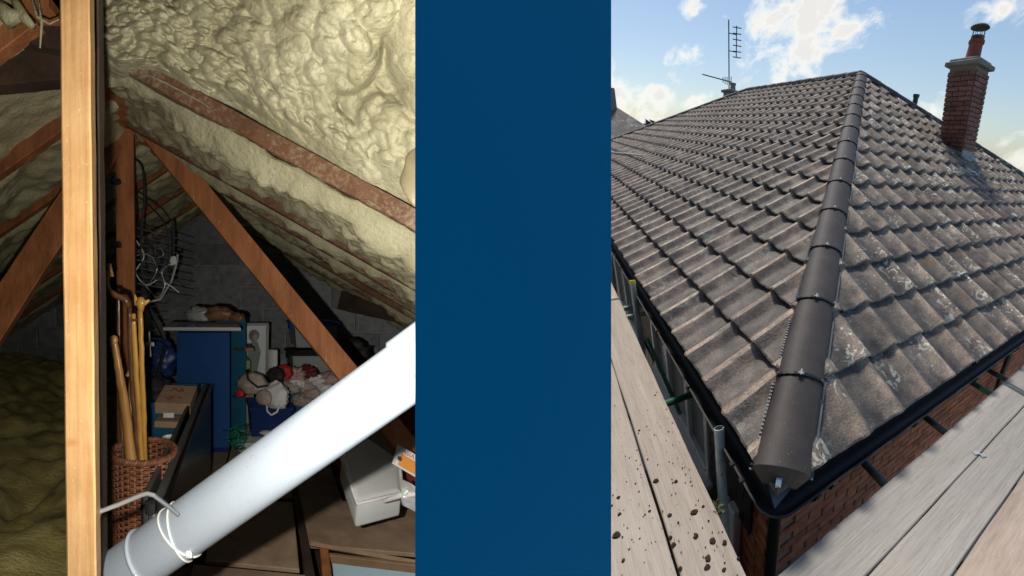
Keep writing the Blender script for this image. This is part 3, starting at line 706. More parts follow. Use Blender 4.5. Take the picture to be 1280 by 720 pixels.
# lumps of dirt on the left board
C_ = -(RM.T @ TR)
def on_board(px, py, z=-.2):
    d = RM.T @ np.array([(px - 1022) / 390.48, (py - 360) / 390.48, 1.0]); return C_ + d * ((z - C_[2]) / d[2])
LUMPS = [(820, 601, 7), (868, 640, 9), (882, 587, 5), (837, 644, 5), (812, 639, 4), (845, 602, 5), (879, 633, 4), (870, 670, 7), (891, 676, 8), (906, 678, 7), (885, 698, 8), (884, 709, 7), (905, 712, 5),
         (771, 669, 9), (774, 643, 5), (773, 622, 5), (779, 701, 4), (842, 681, 6), (838, 672, 5), (799, 538, 4), (819, 494, 4), (848, 653, 3), (898, 625, 5), (923, 698, 4), (850, 711, 5)]
for k, (px, py, s) in enumerate(LUMPS):
    c = on_board(px, py); r = s / 2 / 300; r_ = random.Random(k); n = 9; q = MB()
    rows = []
    for i in range(5):
        f = i / 4 * math.pi / 2
        rows.append([(c[0] + r * math.cos(f) * math.cos(a) * (1 + .3 * r_.uniform(-1, 1)), c[1] + r * math.cos(f) * math.sin(a) * (1 + .3 * r_.uniform(-1, 1)), c[2] + r * .5 * math.sin(f) * (1 + .2 * r_.uniform(-1, 1)) + (.0005 if i else -.001)) for a in np.linspace(0, 2 * math.pi, n, endpoint=False)])
    vs = [p for row in rows for p in row]; q.add(vs, [(i * n + j, i * n + (j + 1) % n, (i + 1) * n + (j + 1) % n, (i + 1) * n + j) for i in range(4) for j in range(n)])
    q.f.append(tuple(4 * n + j for j in range(n)))
    o = obj('dirt_clod', q, 'dirt', HOUSE, smooth=180)
    tag(o, 'small dark crumbly clod of dirt lying on the left scaffold boards', 'clod', 'dirt clods on the left boards')
q = MB()
for k in range(200):
    a = random.gauss(.25, .45); b_ = random.uniform(-.62, -.22)
    if -.425 < b_ < -.412: continue
    r = random.uniform(.001, .0032); q.box((a, b_, -.1985 + r * .3), (r * 2, r * random.uniform(1, 2.4), r), bev=0)
tag(obj('dirt_crumbs', q, 'dirt', HOUSE, origin=(0, 0, -.2), recalc=False), 'scattered dark crumbs of dirt over the left scaffold boards', 'dirt', kind='stuff')
q = MB()
for k in range(9):
    p = np.array((.2, -.20, -.21)) + np.array([random.uniform(-.02, .03), random.uniform(-.01, .02), random.uniform(-.03, .03)]); d = nrm((random.uniform(-1, 1), random.uniform(-.5, 1), random.uniform(0, 1))); s = nrm(np.cross(d, (0, 0, 1)))
    q.add([p, p + d * .02 + s * .006, p + d * .042, p + d * .02 - s * .006], [(0, 1, 2, 3)])
tag(obj('weed', q, 'leaf', HOUSE), 'tuft of green weed caught at the foot of the open-topped pole', 'weed')

# chimney with aerial behind the ridge
fc = np.array((11.75, 5.2, 2.25))
bt = thing('chimney', HOUSE, fc, 'squat rendered chimney showing just above the ridge, carrying a tall aerial', 'chimney')
obj('stack', MB().box(fc + (0, 0, .34), (.55, .5, 1.0), bev=.01), 'cement', HOUSE, bt)
obj('coping', MB().box(fc + (0, 0, .87), (.68, .62, .08), bev=.01), 'cement', HOUSE, bt)
obj('chimney_pot', MB().lathe([(.10, .9), (.09, 1.08), (.11, 1.1), (.11, 1.16), (.08, 1.16)], fc, 14), 'cement', HOUSE, bt, smooth=40)
ae = thing('tv_aerial', HOUSE, fc + (0, 0, .9), 'tall thin television aerial with a side arm, standing on the far chimney', 'aerial')
def up(a, b, z): return fc + np.array((a, b, z))
obj('mast', MB().tube([up(.1, -.1, .8), up(.05, -.13, 1.8), up(0, -.16, 2.95)], .022, 6), 'dark_tube', HOUSE, ae)
q = MB().tube([up(-.05, .1, 1.95), up(-.06, .1, 2.85)], .018, 5); obj('side_boom', q, 'dark_tube', HOUSE, ae)
for k in range(6):
    z = 1.95 + k * .17; c = up(-.05, .1, z); obj('dipole', MB().tube([c + (-.09, .14, 0), c + (.07, -.10, 0)], .016, 5), 'dark_tube', HOUSE, ae)
for z in (2.1, 2.6): obj('bracket', MB().tube([up(.03, -.14, z), up(-.05, .1, z)], .015, 5), 'dark_tube', HOUSE, ae)
q = MB().tube([up(.15, .0, 1.2), up(.95, -.75, 1.35)], .02, 5); obj('side_arm', q, 'dark_tube', HOUSE, ae)
for k in range(5): c = up(.15, 0, 1.2) * (1 - k * .07) + up(.95, -.75, 1.35) * (k * .07); obj('dipole', MB().tube([c + (0, 0, -.17 + k * .02), c + (0, 0, .17 - k * .02)], .014, 5), 'dark_tube', HOUSE, ae)

# neighbouring house over the left end of the roof, far trees
def bk(px, py, a):       # point of the house frame on the plane a = const, seen in that direction
    d = RM.T @ np.array([(px - 1022) / 390.48, (py - 360) / 390.48, 1.0]); return C_ + d * ((a - C_[0]) / d[0])
nh = thing('neighbour_house', HOUSE, bk(760, 200, 22), 'neighbouring house with a grey hipped roof at the left end of the ridge', 'house')
A0, A1, A2, A3 = bk(812, 160, 21), bk(768, 132, 23.5), bk(690, 128, 24), bk(700, 215, 19)
dn = np.array((0, 0, -.9)); back = np.array((6, 2, -1.5))
q = MB(); q.add([A3, A0, A1, A2, A0 + back, A2 + back], [(0, 1, 2, 3), (1, 4, 2), (2, 4, 5, 3)]); obj('roof', q, 'ridge_cap', HOUSE, nh)
q = MB(); q.add([A3, A0, A0 + (0, 0, -6), A3 + (0, 0, -6), A0 + back, A0 + back + (0, 0, -6)], [(0, 1, 2, 3), (1, 4, 5, 2)]); obj('wall', q, 'brick', HOUSE, nh)
c = bk(762, 128, 23.4); obj('chimney', MB().box(c, (.55, .6, 1.5), bev=.01), 'cement', HOUSE, nh); obj('chimney_pot', MB().lathe([(.16, 0), (.13, .5), (.15, .52), (.1, .53)], c + (0, 0, .74), 10), 'clay_pot', HOUSE, nh)
q = MB()
for k in range(700):
    t = random.random(); p = bk(806 + 34 * t + random.uniform(-2, 2), 160 - 3 * math.sin(t * 9) + random.uniform(-2, 9), 60); d = [rng.normal(size=3) * .35 for _ in range(3)]; q.add([p + d[0], p + d[1], p + d[2]], [(0, 1, 2)])
tag(obj('distant_trees', q, 'tree', HOUSE, recalc=False), 'row of small distant treetops beyond the neighbouring roof', 'trees', kind='stuff')
# ------------------------------------------------------------------ the loft
def A(px, py, D): return np.array([(px - 260) / 540 * D, D, (360 - py) / 540 * D])
mat('foam', [(.2, (.23, .205, .12)), (.5, (.315, .29, .18)), (.8, (.40, .375, .25))], scale=5, rough=.52, bump=.9, bscale=48, spec=.45, bdist=.014, sss=0)
mat('foam_dusty', [(.2, (.28, .25, .135)), (.5, (.38, .345, .20)), (.8, (.46, .42, .27))], scale=5, rough=.6, bump=.8, bscale=45, bdist=.014)
def ex_foamed(nt, vec, lc, col, rr, bs, h):
    L = nt.links; n = N(nt, 'ShaderNodeTexNoise', i_Scale=70., i_Detail=5., i_Roughness=.8); L.new(vec, n.inputs['Vector'])
    n2 = N(nt, 'ShaderNodeTexNoise', i_Scale=5., i_Detail=2.); L.new(vec, n2.inputs['Vector'])
    f = math_n(nt, 'ADD', math_n(nt, 'MULTIPLY', n.outputs[0], .6), math_n(nt, 'MULTIPLY', n2.outputs[0], .4))
    return mixc(nt, ramp(nt, f, [(.48, 0.0), (.60, .55)]), col, (.30, .24, .15))
def grain(c0, c1, c2): return [(.25, c0), (.5, c1), (.75, c2)]
mat('rafter', grain((.065, .027, .012), (.10, .043, .019), (.14, .062, .028)), scale=7, rough=.7, bump=.4, bscale=60, extra=ex_foamed)
mat('old_timber', grain((.16, .058, .024), (.30, .11, .042), (.42, .17, .07)), scale=6, rough=.55, bump=.4, bscale=40, stretch=(3, 3, .5), extra=ex_wood, spec=.4)
mat('old_timber_speck', grain((.16, .058, .024), (.30, .11, .042), (.42, .17, .07)), scale=6, rough=.55, bump=.4, bscale=40, stretch=(3, 3, .5), extra=ex_speck(.68, (.4, .34, .22), 55), spec=.4)
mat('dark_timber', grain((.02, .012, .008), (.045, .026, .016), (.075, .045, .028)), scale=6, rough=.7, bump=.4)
def ex_pine(nt, vec, lc, col, rr, bs, h):
    L = nt.links
    ml = N(nt, 'ShaderNodeVectorMath', operation='MULTIPLY'); L.new(lc, ml.inputs[0]); ml.inputs[1].default_value = (60, 60, 2.2)
    wv = N(nt, 'ShaderNodeTexNoise', i_Scale=2., i_Detail=4., i_Distortion=.5); L.new(ml.outputs[0], wv.inputs['Vector'])
    c = mixc(nt, .6, col, ramp(nt, wv.outputs[0], [(.35, (.75, .62, .5)), (.6, (1.05, 1.05, 1.05))]), 'MULTIPLY')
    n = N(nt, 'ShaderNodeTexNoise', i_Scale=140., i_Detail=2.); L.new(lc, n.inputs['Vector'])
    c = mixc(nt, ramp(nt, n.outputs[0], [(.70, 0.0), (.76, .5)]), c, (.6, .5, .33))
    kn = N(nt, 'ShaderNodeVectorMath', operation='MULTIPLY'); L.new(lc, kn.inputs[0]); kn.inputs[1].default_value = (1, .6, 1.7)
    for pz in (-.88, ):
        ds = N(nt, 'ShaderNodeVectorMath', operation='DISTANCE'); L.new(kn.outputs[0], ds.inputs[0]); ds.inputs[1].default_value = (-.004, 0, pz * 1.7)
        c = mixc(nt, ramp(nt, ds.outputs['Value'], [(.006, .9), (.013, .45), (.02, 0.0)]), c, (.35, .15, .05))
    return c
mat('pine', grain((.37, .21, .085), (.45, .265, .115), (.52, .32, .15)), scale=8, rough=.5, bump=.15, bscale=60, extra=ex_pine)
mat('block', grain((.17, .178, .195), (.27, .278, .30), (.38, .385, .41)), scale=12, rough=.9, bump=.7, bscale=60, rnd=.25, bdist=.006)
mat('block_mortar', grain((.30, .295, .285), (.42, .41, .40), (.5, .49, .48)), scale=20, rough=.95, bump=.5)
mat('wool', grain((.16, .13, .035), (.34, .28, .085), (.5, .43, .18)), scale=7, detail=9, rough=.95, bump=1.0, bscale=70, bdist=.02, stretch=(.6, 1.6, 1))
mat('chipboard', grain((.19, .13, .085), (.27, .19, .125), (.36, .26, .18)), scale=10, rough=.7, bump=.25, bscale=110, rnd=.18)
mat('ply', grain((.16, .10, .055), (.22, .14, .08), (.28, .18, .10)), scale=10, rough=.7, rnd=.1)
def ex_dust(nt, vec, lc, col, rr, bs, h):
    n = N(nt, 'ShaderNodeTexNoise', i_Scale=11., i_Detail=8., i_Roughness=.75); nt.links.new(vec, n.inputs['Vector'])
    n2 = N(nt, 'ShaderNodeTexNoise', i_Scale=160., i_Detail=2.); nt.links.new(vec, n2.inputs['Vector'])
    r = ramp(nt, n.outputs[0], [(.35, .22), (.7, .42)]); nt.links.new(r, bs.inputs['Roughness'])
    c = mixc(nt, ramp(nt, n.outputs[0], [(.5, 0.0), (.72, .35)]), col, (.27, .27, .26))
    return mixc(nt, ramp(nt, n2.outputs[0], [(.70, 0.0), (.73, .5)]), c, (.18, .16, .13))
mat('pipe_white', [(.3, (.29, .33, .375)), (.7, (.31, .355, .40))], scale=4, rough=.25, bump=.02, bscale=50, spec=.5, extra=ex_dust)
mat('white_plastic', [(.3, (.6, .6, .57)), (.7, (.68, .68, .65))], rough=.35)
mat('frosted', [(.3, (.68, .69, .67)), (.7, (.76, .77, .75))], rough=.25, trans=.25, bump=.2, bscale=12)
mat('clear', [(.3, (.5, .52, .52)), (.7, (.62, .64, .63))], rough=.2, trans=.35, bump=.4, bscale=25)
mat('zinc', [(.3, (.35, .37, .38)), (.7, (.5, .52, .53))], rough=.35, metal=.7)
def ex_wicker(nt, vec, lc, col, rr, bs, h): return None
mat('buff', grain((.13, .105, .06), (.19, .155, .09), (.24, .20, .12)), scale=8, rough=.5)
mat('wicker', grain((.10, .035, .018), (.20, .075, .038), (.30, .12, .06)), scale=40, rough=.6, rnd=.3)
mat('stick_tan', grain((.22, .10, .03), (.36, .18, .055), (.46, .25, .09)), scale=12, rough=.35, coat=.4, stretch=(1, 1, .3))
mat('stick_pale', grain((.34, .20, .10), (.44, .27, .14), (.52, .34, .19)), scale=12, rough=.5, stretch=(1, 1, .3))
mat('stick_amber', grain((.22, .10, .02), (.42, .22, .05), (.55, .31, .08)), scale=18, rough=.25, coat=.6, stretch=(1, 1, .35))
mat('stick_dark', grain((.05, .02, .01), (.10, .045, .02), (.15, .07, .03)), scale=12, rough=.3, coat=.5)
mat('black_gloss', [(.3, (.004, .004, .005)), (.7, (.006, .006, .007))], rough=.25)
mat('black_matt', [(.3, (.008, .008, .009)), (.7, (.016, .016, .017))], rough=.6)
mat('grey_edge', grain((.035, .035, .037), (.06, .06, .062), (.08, .08, .08)), rough=.5)
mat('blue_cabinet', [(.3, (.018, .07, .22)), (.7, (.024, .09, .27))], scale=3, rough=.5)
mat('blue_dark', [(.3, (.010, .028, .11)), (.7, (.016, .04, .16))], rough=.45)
mat('blue_lid', [(.3, (.012, .07, .5)), (.7, (.018, .09, .6))], rough=.35)
mat('teal_crate', [(.3, (.015, .09, .17)), (.7, (.025, .13, .23))], rough=.5, bump=.1)
mat('cardboard', grain((.30, .19, .12), (.36, .23, .15), (.42, .28, .19)), scale=8, rough=.85)
mat('carton_print', [(.3, (.30, .05, .03)), (.7, (.36, .07, .04))])
mat('paper_white', [(.3, (.55, .55, .53)), (.7, (.65, .65, .62))], rough=.7)
mat('silver_frame', [(.3, (.6, .6, .6)), (.7, (.75, .75, .75))], rough=.3, metal=.4)
mat('print_blue', [(.3, (.02, .03, .12)), (.7, (.03, .05, .2))])
mat('sage', grain((.22, .28, .18), (.30, .37, .24), (.37, .43, .3)), rough=.6)
mat('beige_cloth', grain((.28, .23, .19), (.42, .35, .30), (.55, .47, .41)), scale=20, rough=.9, bump=.6)
mat('brown_bag', grain((.12, .06, .03), (.24, .13, .06), (.38, .24, .13)), scale=20, rough=.3, bump=.8, bscale=30, coat=.7)
mat('red_cloth', grain((.25, .01, .01), (.42, .02, .02), (.5, .04, .03)), scale=20, rough=.7, bump=.5)
mat('white_bag', grain((.60, .58, .57), (.74, .72, .71), (.84, .82, .81)), scale=20, rough=.35, bump=.7)
mat('pink_bag', grain((.40, .24, .24), (.50, .34, .34), (.58, .42, .40)), scale=20, rough=.4, bump=.7)
mat('green_net', grain((.0, .10, .06), (.01, .19, .12), (.03, .28, .18)), scale=20, rough=.6)
mat('maroon', grain((.08, .010, .010), (.14, .02, .018), (.2, .03, .025)), scale=20, rough=.6, bump=.6, bscale=90)
mat('orange_print', [(.3, (.62, .22, .02)), (.7, (.72, .28, .03))])
mat('red_ink', [(.3, (.5, .05, .04)), (.7, (.55, .07, .05))])
mat('pale_blue', [(.3, (.30, .42, .50)), (.7, (.38, .50, .58))], rough=.5)
mat('grey_ink', grain((.10, .10, .10), (.2, .2, .2), (.35, .35, .35)), scale=30)
mat('green_ink', [(.3, (.22, .27, .25)), (.7, (.28, .33, .31))])
mat('pane_white', [(.3, (.76, .78, .78)), (.7, (.8, .82, .82))], rough=.2)
mat('rope_white', [(.3, (.5, .48, .4)), (.7, (.62, .6, .5))], rough=.6)
mat('charcoal_cloth', grain((.008, .008, .009), (.02, .02, .02), (.03, .03, .03)), scale=12, bump=.5)

# camera flash of the phone, just inside the loft
fl = bpy.data.lights.new('phone_flash', 'POINT'); fl.energy = 165; fl.shadow_soft_size = .015; fl.color = (1, .95, .86)
fo = bpy.data.objects.new('phone_flash', fl); COL.objects.link(fo); fo.location = MAIN.w((-.30, .25, -.085))

RD = nrm((.43, 2.82, 0)); ED = nrm((.989, -.15, 0)); PT = .602      # ridge direction, downhill direction in plan, slope
def ridge(D0): return np.array((-.43 * (4.5 - D0) / 2.82, D0, .82))
def slope(D0, s, side=1, up_=0.0):
    p = ridge(D0) + np.array((side * ED[0] * s, side * ED[1] * s, -PT * s)); n = nrm(np.array((side * ED[0] * PT, side * ED[1] * PT, 1))); return p + n * up_
def main_x(p): return 1.08 * p[0] - .76 * p[1]

# numpy lump field: overlapping blobs, as sprayed foam sets
def lumps(U, V, n, rmin, rmax, amp, seed, dens=None):
    r = np.random.default_rng(seed); H = np.zeros_like(U); u0, u1, v0, v1 = U.min(), U.max(), V.min(), V.max()
    du = (u1 - u0) / (U.shape[0] - 1); dv = (v1 - v0) / (U.shape[1] - 1)
    for _ in range(n):
        cu, cv = r.uniform(u0, u1), r.uniform(v0, v1); R_ = r.uniform(rmin, rmax); k = 1.0
        if dens:
            k = dens(cu, cv)
            if r.random() > k[0]: continue
            R_ *= k[1]
        el = r.uniform(.6, 1.0); an = r.uniform(0, math.pi); i0, i1 = int((cu - R_ - u0) / du), int((cu + R_ - u0) / du) + 2; j0, j1 = int((cv - R_ - v0) / dv), int((cv + R_ - v0) / dv) + 2
        i0, j0 = max(i0, 0), max(j0, 0); a = U[i0:i1, j0:j1] - cu; b = V[i0:i1, j0:j1] - cv
        if a.size == 0: continue
        x = (a * math.cos(an) + b * math.sin(an)) / R_; y = (-a * math.sin(an) + b * math.cos(an)) / R_ / el
        h = np.sqrt(np.clip(1 - x * x - y * y, 0, 1)) * amp * R_ + r.uniform(0, .3) * amp * R_ * (x * x + y * y < 1)
        H[i0:i1, j0:j1] = np.maximum(H[i0:i1, j0:j1], h)
    return H
def blur(H, k):
    for _ in range(k):
        P = np.pad(H, 1, mode='edge'); H = (P[:-2, 1:-1] + P[2:, 1:-1] + P[1:-1, :-2] + P[1:-1, 2:] + 2 * H) / 6
    return H
RAF_R = [1.33, 2.02, 2.42, 2.80, 3.15, 3.50, 3.85, 4.2]; RAF_L = [1.25, 1.75, 2.2, 2.75, 3.3, 3.85]
def foam_sheet(name, side, rafs, D_, s_, nD, ns, seed, m, label):
    U, V = np.meshgrid(np.linspace(*D_, nD), np.linspace(*s_, ns), indexing='ij')
    def dens(u, v):
        big = np.clip((1.45 - u) / .5, 0, 1) * np.clip((v - .1) / .4, 0, 1) if side > 0 else 0
        return 1.0, .55 + 1.5 * big
    H = 1.15 * lumps(U, V, 3000, .025, .06, .5, seed, dens) + .8 * lumps(U, V, 7000, .010, .028, .55, seed + 1)
    Hl = lumps(U, V, 90, .12, .3, .25, seed + 2); H = blur(H, 1) + blur(Hl, 8) * .8
    nearr = np.zeros_like(U)
    for r0 in rafs: nearr = np.maximum(nearr, np.exp(-((U - r0) / .045) ** 2))
    H = H * (1 - .75 * nearr) - .045 * np.exp(-0) * (1 - nearr) * 0
    # foam hangs between rafters, thinner against them
    base = np.zeros_like(U) 
    for r0 in rafs: base = np.maximum(base, .035 * np.exp(-((U - r0 - .05) / .05) ** 2))
    P = []
    for i in range(nD):
        row = []
        for j in range(ns): row.append(slope(U[i, j], V[i, j], side, -(H[i, j] + base[i, j]) - .0))
        P.append(row)
    P = np.array(P); q = MB(); idx = np.arange(nD * ns).reshape(nD, ns)
    ok = (1.08 * P[..., 0] - .76 * P[..., 1] < -.03) & (P[..., 1] > .62) & (P[..., 2] > -1.25)
    okf = ok[:-1, :-1] & ok[1:, 1:] & ok[:-1, 1:] & ok[1:, :-1]
    f = np.stack([idx[:-1, :-1], idx[:-1, 1:], idx[1:, 1:], idx[1:, :-1]], -1)[okf]
    if side < 0: f = f[:, ::-1]
    q.v = P.reshape(-1, 3).tolist(); q.f = [tuple(int(x) for x in t) for t in f]
    o = ridge(2.5); me = bake(name, q, m, LOFT, o, 180, recalc=False)
    return tag(put(name, me, LOFT, o), label, 'spray foam')
foam_sheet('foam_lining', 1, RAF_R, (1.30, 4.5), (.0, 2.9), 330, 300, 3, 'foam', 'cream spray foam lining between the farther rafters of the right slope')
def near_foam():
    n, m_ = 260, 330; u, v = np.meshgrid(np.linspace(0, 1, n), np.linspace(0, 1.11, m_), indexing='ij')
    # u runs down from the top edge to the first rafter, v from left to right
    X0, Y0, D0_ = 90 + 470 * v, -60 + 0 * v, 1.22 - .26 * v
    X1 = 120 + 440 * v; Y1 = 56 + 26 * np.exp(-((X1 - 135) / 42) ** 2) + 232 * v + 4 * np.sin(v * 11) + 3 * np.sin(v * 27); D1_ = 1.34 - .17 * v
    X = X0 * (1 - u) + X1 * u; Y = Y0 * (1 - u) + Y1 * u; D = D0_ * (1 - u) + D1_ * u
    U, V = v * 1.0, u * .55
    big = lambda b, a: (1.0, .6 + 1.6 * min(1, max(0, (a - .35) / .4)) * min(1, max(0, (.42 - b) / .3)))
    H = lumps(V, U, 1100, .022, .05, .6, 77, big) + .5 * lumps(V, U, 3600, .009, .022, .6, 78); Hl = lumps(V, U, 40, .08, .2, .3, 79)
    H = 1.5 * (blur(H, 1) + blur(Hl, 8))
    H *= np.clip((1 - u) / .16, .0, 1)
    D = D - H * 1.0
    P = np.stack([(X - 260) / 540 * D, D, (360 - Y) / 540 * D], -1)
    q = MB().grid(P); o = P[n // 2, m_ // 2]; me = bake('foam_lining', q, 'foam', LOFT, o, 180, recalc=False)
    return tag(put('foam_lining', me, LOFT, o), 'near spray foam with large glossy lumps above the bare reddish rafter', 'spray foam')
near_foam()
foam_sheet('foam_lining', -1, RAF_L, (.9, 4.5), (.0, 2.9), 200, 170, 11, 'foam_dusty', 'duller cream spray foam lining of the left roof slope behind the pale batten')

def beam(name, p0, p1, w, t, m, label=None, cat='timber', group=None, up_=(0, 0, 1), bev=.003, face=None, seg=14, rough=.0015):
    """timber from p0 to p1, w across the view, t deep; slightly uneven edges"""
    p0 = np.array(p0, float); p1 = np.array(p1, float); d = nrm(p1 - p0); T = np.linalg.norm(p1 - p0)
    y = nrm(face if face is not None else (0, 1, 0)); x = nrm(np.cross(y, d)); y = np.cross(d, x); r = random.Random(name + str(p0)); rows = []; b = bev
    for i in range(seg + 1):
        c = p0 + d * T * i / seg; j = [r.uniform(-rough, rough) for _ in range(8)]; a, h = w / 2, t / 2
        rows.append([c + x * u + y * v for u, v in ((-a + b + j[0], -h), (a - b + j[1], -h), (a + j[1], -h + b), (a + j[2], h - b), (a - b + j[2], h), (-a + b, h), (-a + j[3], h - b), (-a + j[0], -h + b), (-a + b + j[0], -h))])
    q = MB().grid(rows); q.f += [tuple(range(8))[::-1], tuple(seg * 9 + k for k in range(8))]
    o = obj(name, q, m, LOFT, None, p0)
    return tag(o, label, cat, group)
for k, D0 in enumerate(RAF_R):
    s1 = 2.9
    while main_x(slope(D0, s1, 1)) > -.06: s1 -= .02
    lab = ['bare reddish rafter crossing the foam nearest the camera', 'dark-edged rafter, second down the right slope', 'rafter third down the right foam slope', 'rafter fourth down the right foam slope', 'rafter fifth down the right foam slope', 'rafter sixth down the right foam slope, near the blocks', 'rafter seventh down the right foam slope, near the blocks', 'rafter against the top of the block wall on the right'][k]
    prot = .05
    beam('rafter', slope(D0, .02, 1, -.004 - (.028 if k else 0)), slope(D0, s1, 1, -.004 - (.028 if k else 0)), .05, prot, 'rafter', lab, 'rafter', 'rafters of the right slope', face=(ED[0] * PT, ED[1] * PT, 1), rough=.004, seg=30)
for k, D0 in enumerate(RAF_L):
    lab = ['nearest rafter of the left slope, mostly behind the pale batten', 'rafter second from the camera on the left slope', 'brown rafter running down left behind the pale batten', 'rafter behind the hanging cables on the left slope', 'far rafter above the bundle of aerial rods', 'farthest rafter of the left slope by the block wall'][k]
    beam('rafter', slope(D0, .02, -1, -.025), slope(D0, 2.6, -1, -.025), .05, .085, 'old_timber', lab, 'rafter', 'rafters of the left slope', face=(-ED[0] * PT, -ED[1] * PT, 1))
beam('ridge_board', ridge(1.2) + (0, 0, -.03), ridge(4.45) + (0, 0, -.03), .035, .13, 'old_timber_speck', 'foam-splashed ridge board running away under the roof peak', 'ridge board', face=(1, -.15, 0))

# block gable wall
gw = thing('block_wall', LOFT, (0, 4.55, -1.1), 'dark grey concrete block gable wall at the far end of the loft', 'wall')
WX = ED; WY = nrm((.15, .989, 0)); WZ = np.array((0, 0, 1.)); wo_ = np.array((0, 4.5, 0)) + WY * .02
q = MB(); q.box(wo_ + WY * .05 + (0, 0, -.2), (6.4, .08, 2.1), (WX, WY, WZ)); obj('mortar_bed', q, 'block_mortar', LOFT, gw)
for r_ in range(9):
    z = -1.0 + r_ * .225 + .0
    for i in range(-7, 7):
        s = i * .45 + (.225 if r_ % 2 else 0) + .12
        zz = z
        if abs(s) * PT + zz - .2 > .86: continue
        c = wo_ + WX * s + (0, 0, zz) + WY * random.uniform(-.004, .004)
        if main_x(c) > -.05: continue
        obj('block', MB().box(c, (.438, .05, .213), (WX, WY, WZ), .006), 'block', LOFT, gw)

# floor: joist void with wool on the left, chipboard panels on the right
FZ = -1.1
q = MB().box((-.5, 2.9, FZ - .16), (7, 5.2, .02)); tag(obj('loft_floor', q, 'dark_timber', LOFT), 'dark ceiling boarding under the joists of the loft', kind='structure')
fp = thing('floor_boarding', LOFT, (.4, 2.4, FZ), 'dark brown chipboard floor panels of the loft', 'flooring')
def panel(x0, x1, y0, y1, z, m='chipboard', rz=-.15, t=.018, par=fp, nm='floor_panel'):
    ax = (nrm((1, rz, 0)), nrm((-rz, 1, 0)), (0, 0, 1)); return obj(nm, MB().box(((x0 + x1) / 2, (y0 + y1) / 2, z), (x1 - x0 - .006, y1 - y0 - .006, t), ax, .003), m, LOFT, par)
panel(-.45, .10, 3.0, 4.3, FZ); panel(.11, .75, 3.0, 4.3, FZ); panel(.76, 1.5, 2.9, 4.1, FZ - .001)
panel(-.30, .10, 2.25, 2.98, FZ + .001); panel(.11, .75, 2.25, 2.98, FZ + .003); panel(.76, 1.5, 2.2, 2.88, FZ)
panel(.02, .40, 1.70, 2.24, FZ - .002)
panel(-.25, .40, 1.05, 1.69, FZ - .001)
panel(.42, 1.12, 1.78, 2.2, FZ + .004)
obj('floor_strip', MB().box((.40, 1.75, FZ + .014), (.035, 1.2, .02), (nrm((1, -.12, 0)), nrm((.12, 1, 0)), (0, 0, 1)), .003), 'dark_timber', LOFT, fp)
# open hatch at the bottom right: framed well with a pale blue board in it
hx = (nrm((1, -.2, 0)), nrm((.2, 1, 0)), (0, 0, 1))
hz = thing('loft_hatch', LOFT, (.62, 1.62, FZ), 'open timber-framed hatch in the floor at the bottom, with a pale blue board in it', 'hatch')
obj('hatch_edge', MB().tube([A(388, 680, 1.80), A(455, 692, 1.77), A(535, 706, 1.74)], .011, 4), 'ply', LOFT, hz)
obj('frame_board', MB().box(A(470, 706, 1.735) + (0, 0, -.02), (.42, .02, .085), hx, .003), 'ply', LOFT, hz)
obj('frame_board', MB().box(A(408, 712, 1.66) + (0, 0, -.03), (.035, .30, .07), hx, .003), 'old_timber', LOFT, hz)
obj('blue_board', MB().box(A(482, 742, 1.50), (.34, .22, .010), (hx[0], nrm((.2, 1, .12)), nrm((0, -.12, 1))), .002), 'pale_blue', LOFT, hz)
# mineral wool
U, V = np.meshgrid(np.linspace(-3.3, -.42, 130), np.linspace(.75, 4.5, 150), indexing='ij')
H = blur(lumps(U, V, 320, .10, .32, .42, 31), 2) + blur(lumps(U, V, 1500, .03, .09, .5, 32), 1)
Z = FZ + .02 + H + .25 * np.clip((-.9 - U) / 1.5, 0, 1)
P = np.stack([U + .12 * (V - 1), V, Z], -1); q = MB().grid(P); tag(obj('mineral_wool', q, 'wool', LOFT, smooth=180, recalc=False), 'yellowish brown mineral wool quilted over the floor on the left', 'insulation', kind='stuff')

# timbers
beam('batten', A(96, -60, .78), A(106, 790, .78), .053, .036, 'pine', 'pale planed pine batten standing nearest the camera, lit bright by the flash', 'batten', rough=.0006, seg=20)
beam('upright_timber', A(117, -60, .92), A(123, 800, .92), .030, .05, 'dark_timber', 'dark upright timber added as the shadow strip just behind the pale batten', 'post')  # stands in for the batten's shadow, shade put into dark timber
beam('post', A(156.5, 150, 2.12), A(160, 720, 2.12), .088, .05, 'old_timber', 'reddish brown upright post behind the walking sticks', 'post')
beam('strut', A(158, 128, 2.06), A(520, 572, 2.0), .102, .05, 'old_timber_speck', 'long reddish brown strut running down to the right behind the white pipe', 'strut')
beam('strut', A(163, 143, 2.18), A(-40, 455, 1.75), .135, .05, 'old_timber', 'dark brown strut slanting down to the left behind the pale batten', 'strut')
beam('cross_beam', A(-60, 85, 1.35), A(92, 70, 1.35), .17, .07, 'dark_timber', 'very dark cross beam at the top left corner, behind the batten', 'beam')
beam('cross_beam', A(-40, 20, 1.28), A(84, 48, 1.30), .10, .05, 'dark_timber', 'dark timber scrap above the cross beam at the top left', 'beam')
beam('purlin', A(520, 395, 3.3), A(425, 375, 3.6), .16, .06, 'dark_timber', 'dark timber end under the foam at the right, over the storage boxes', 'timber')
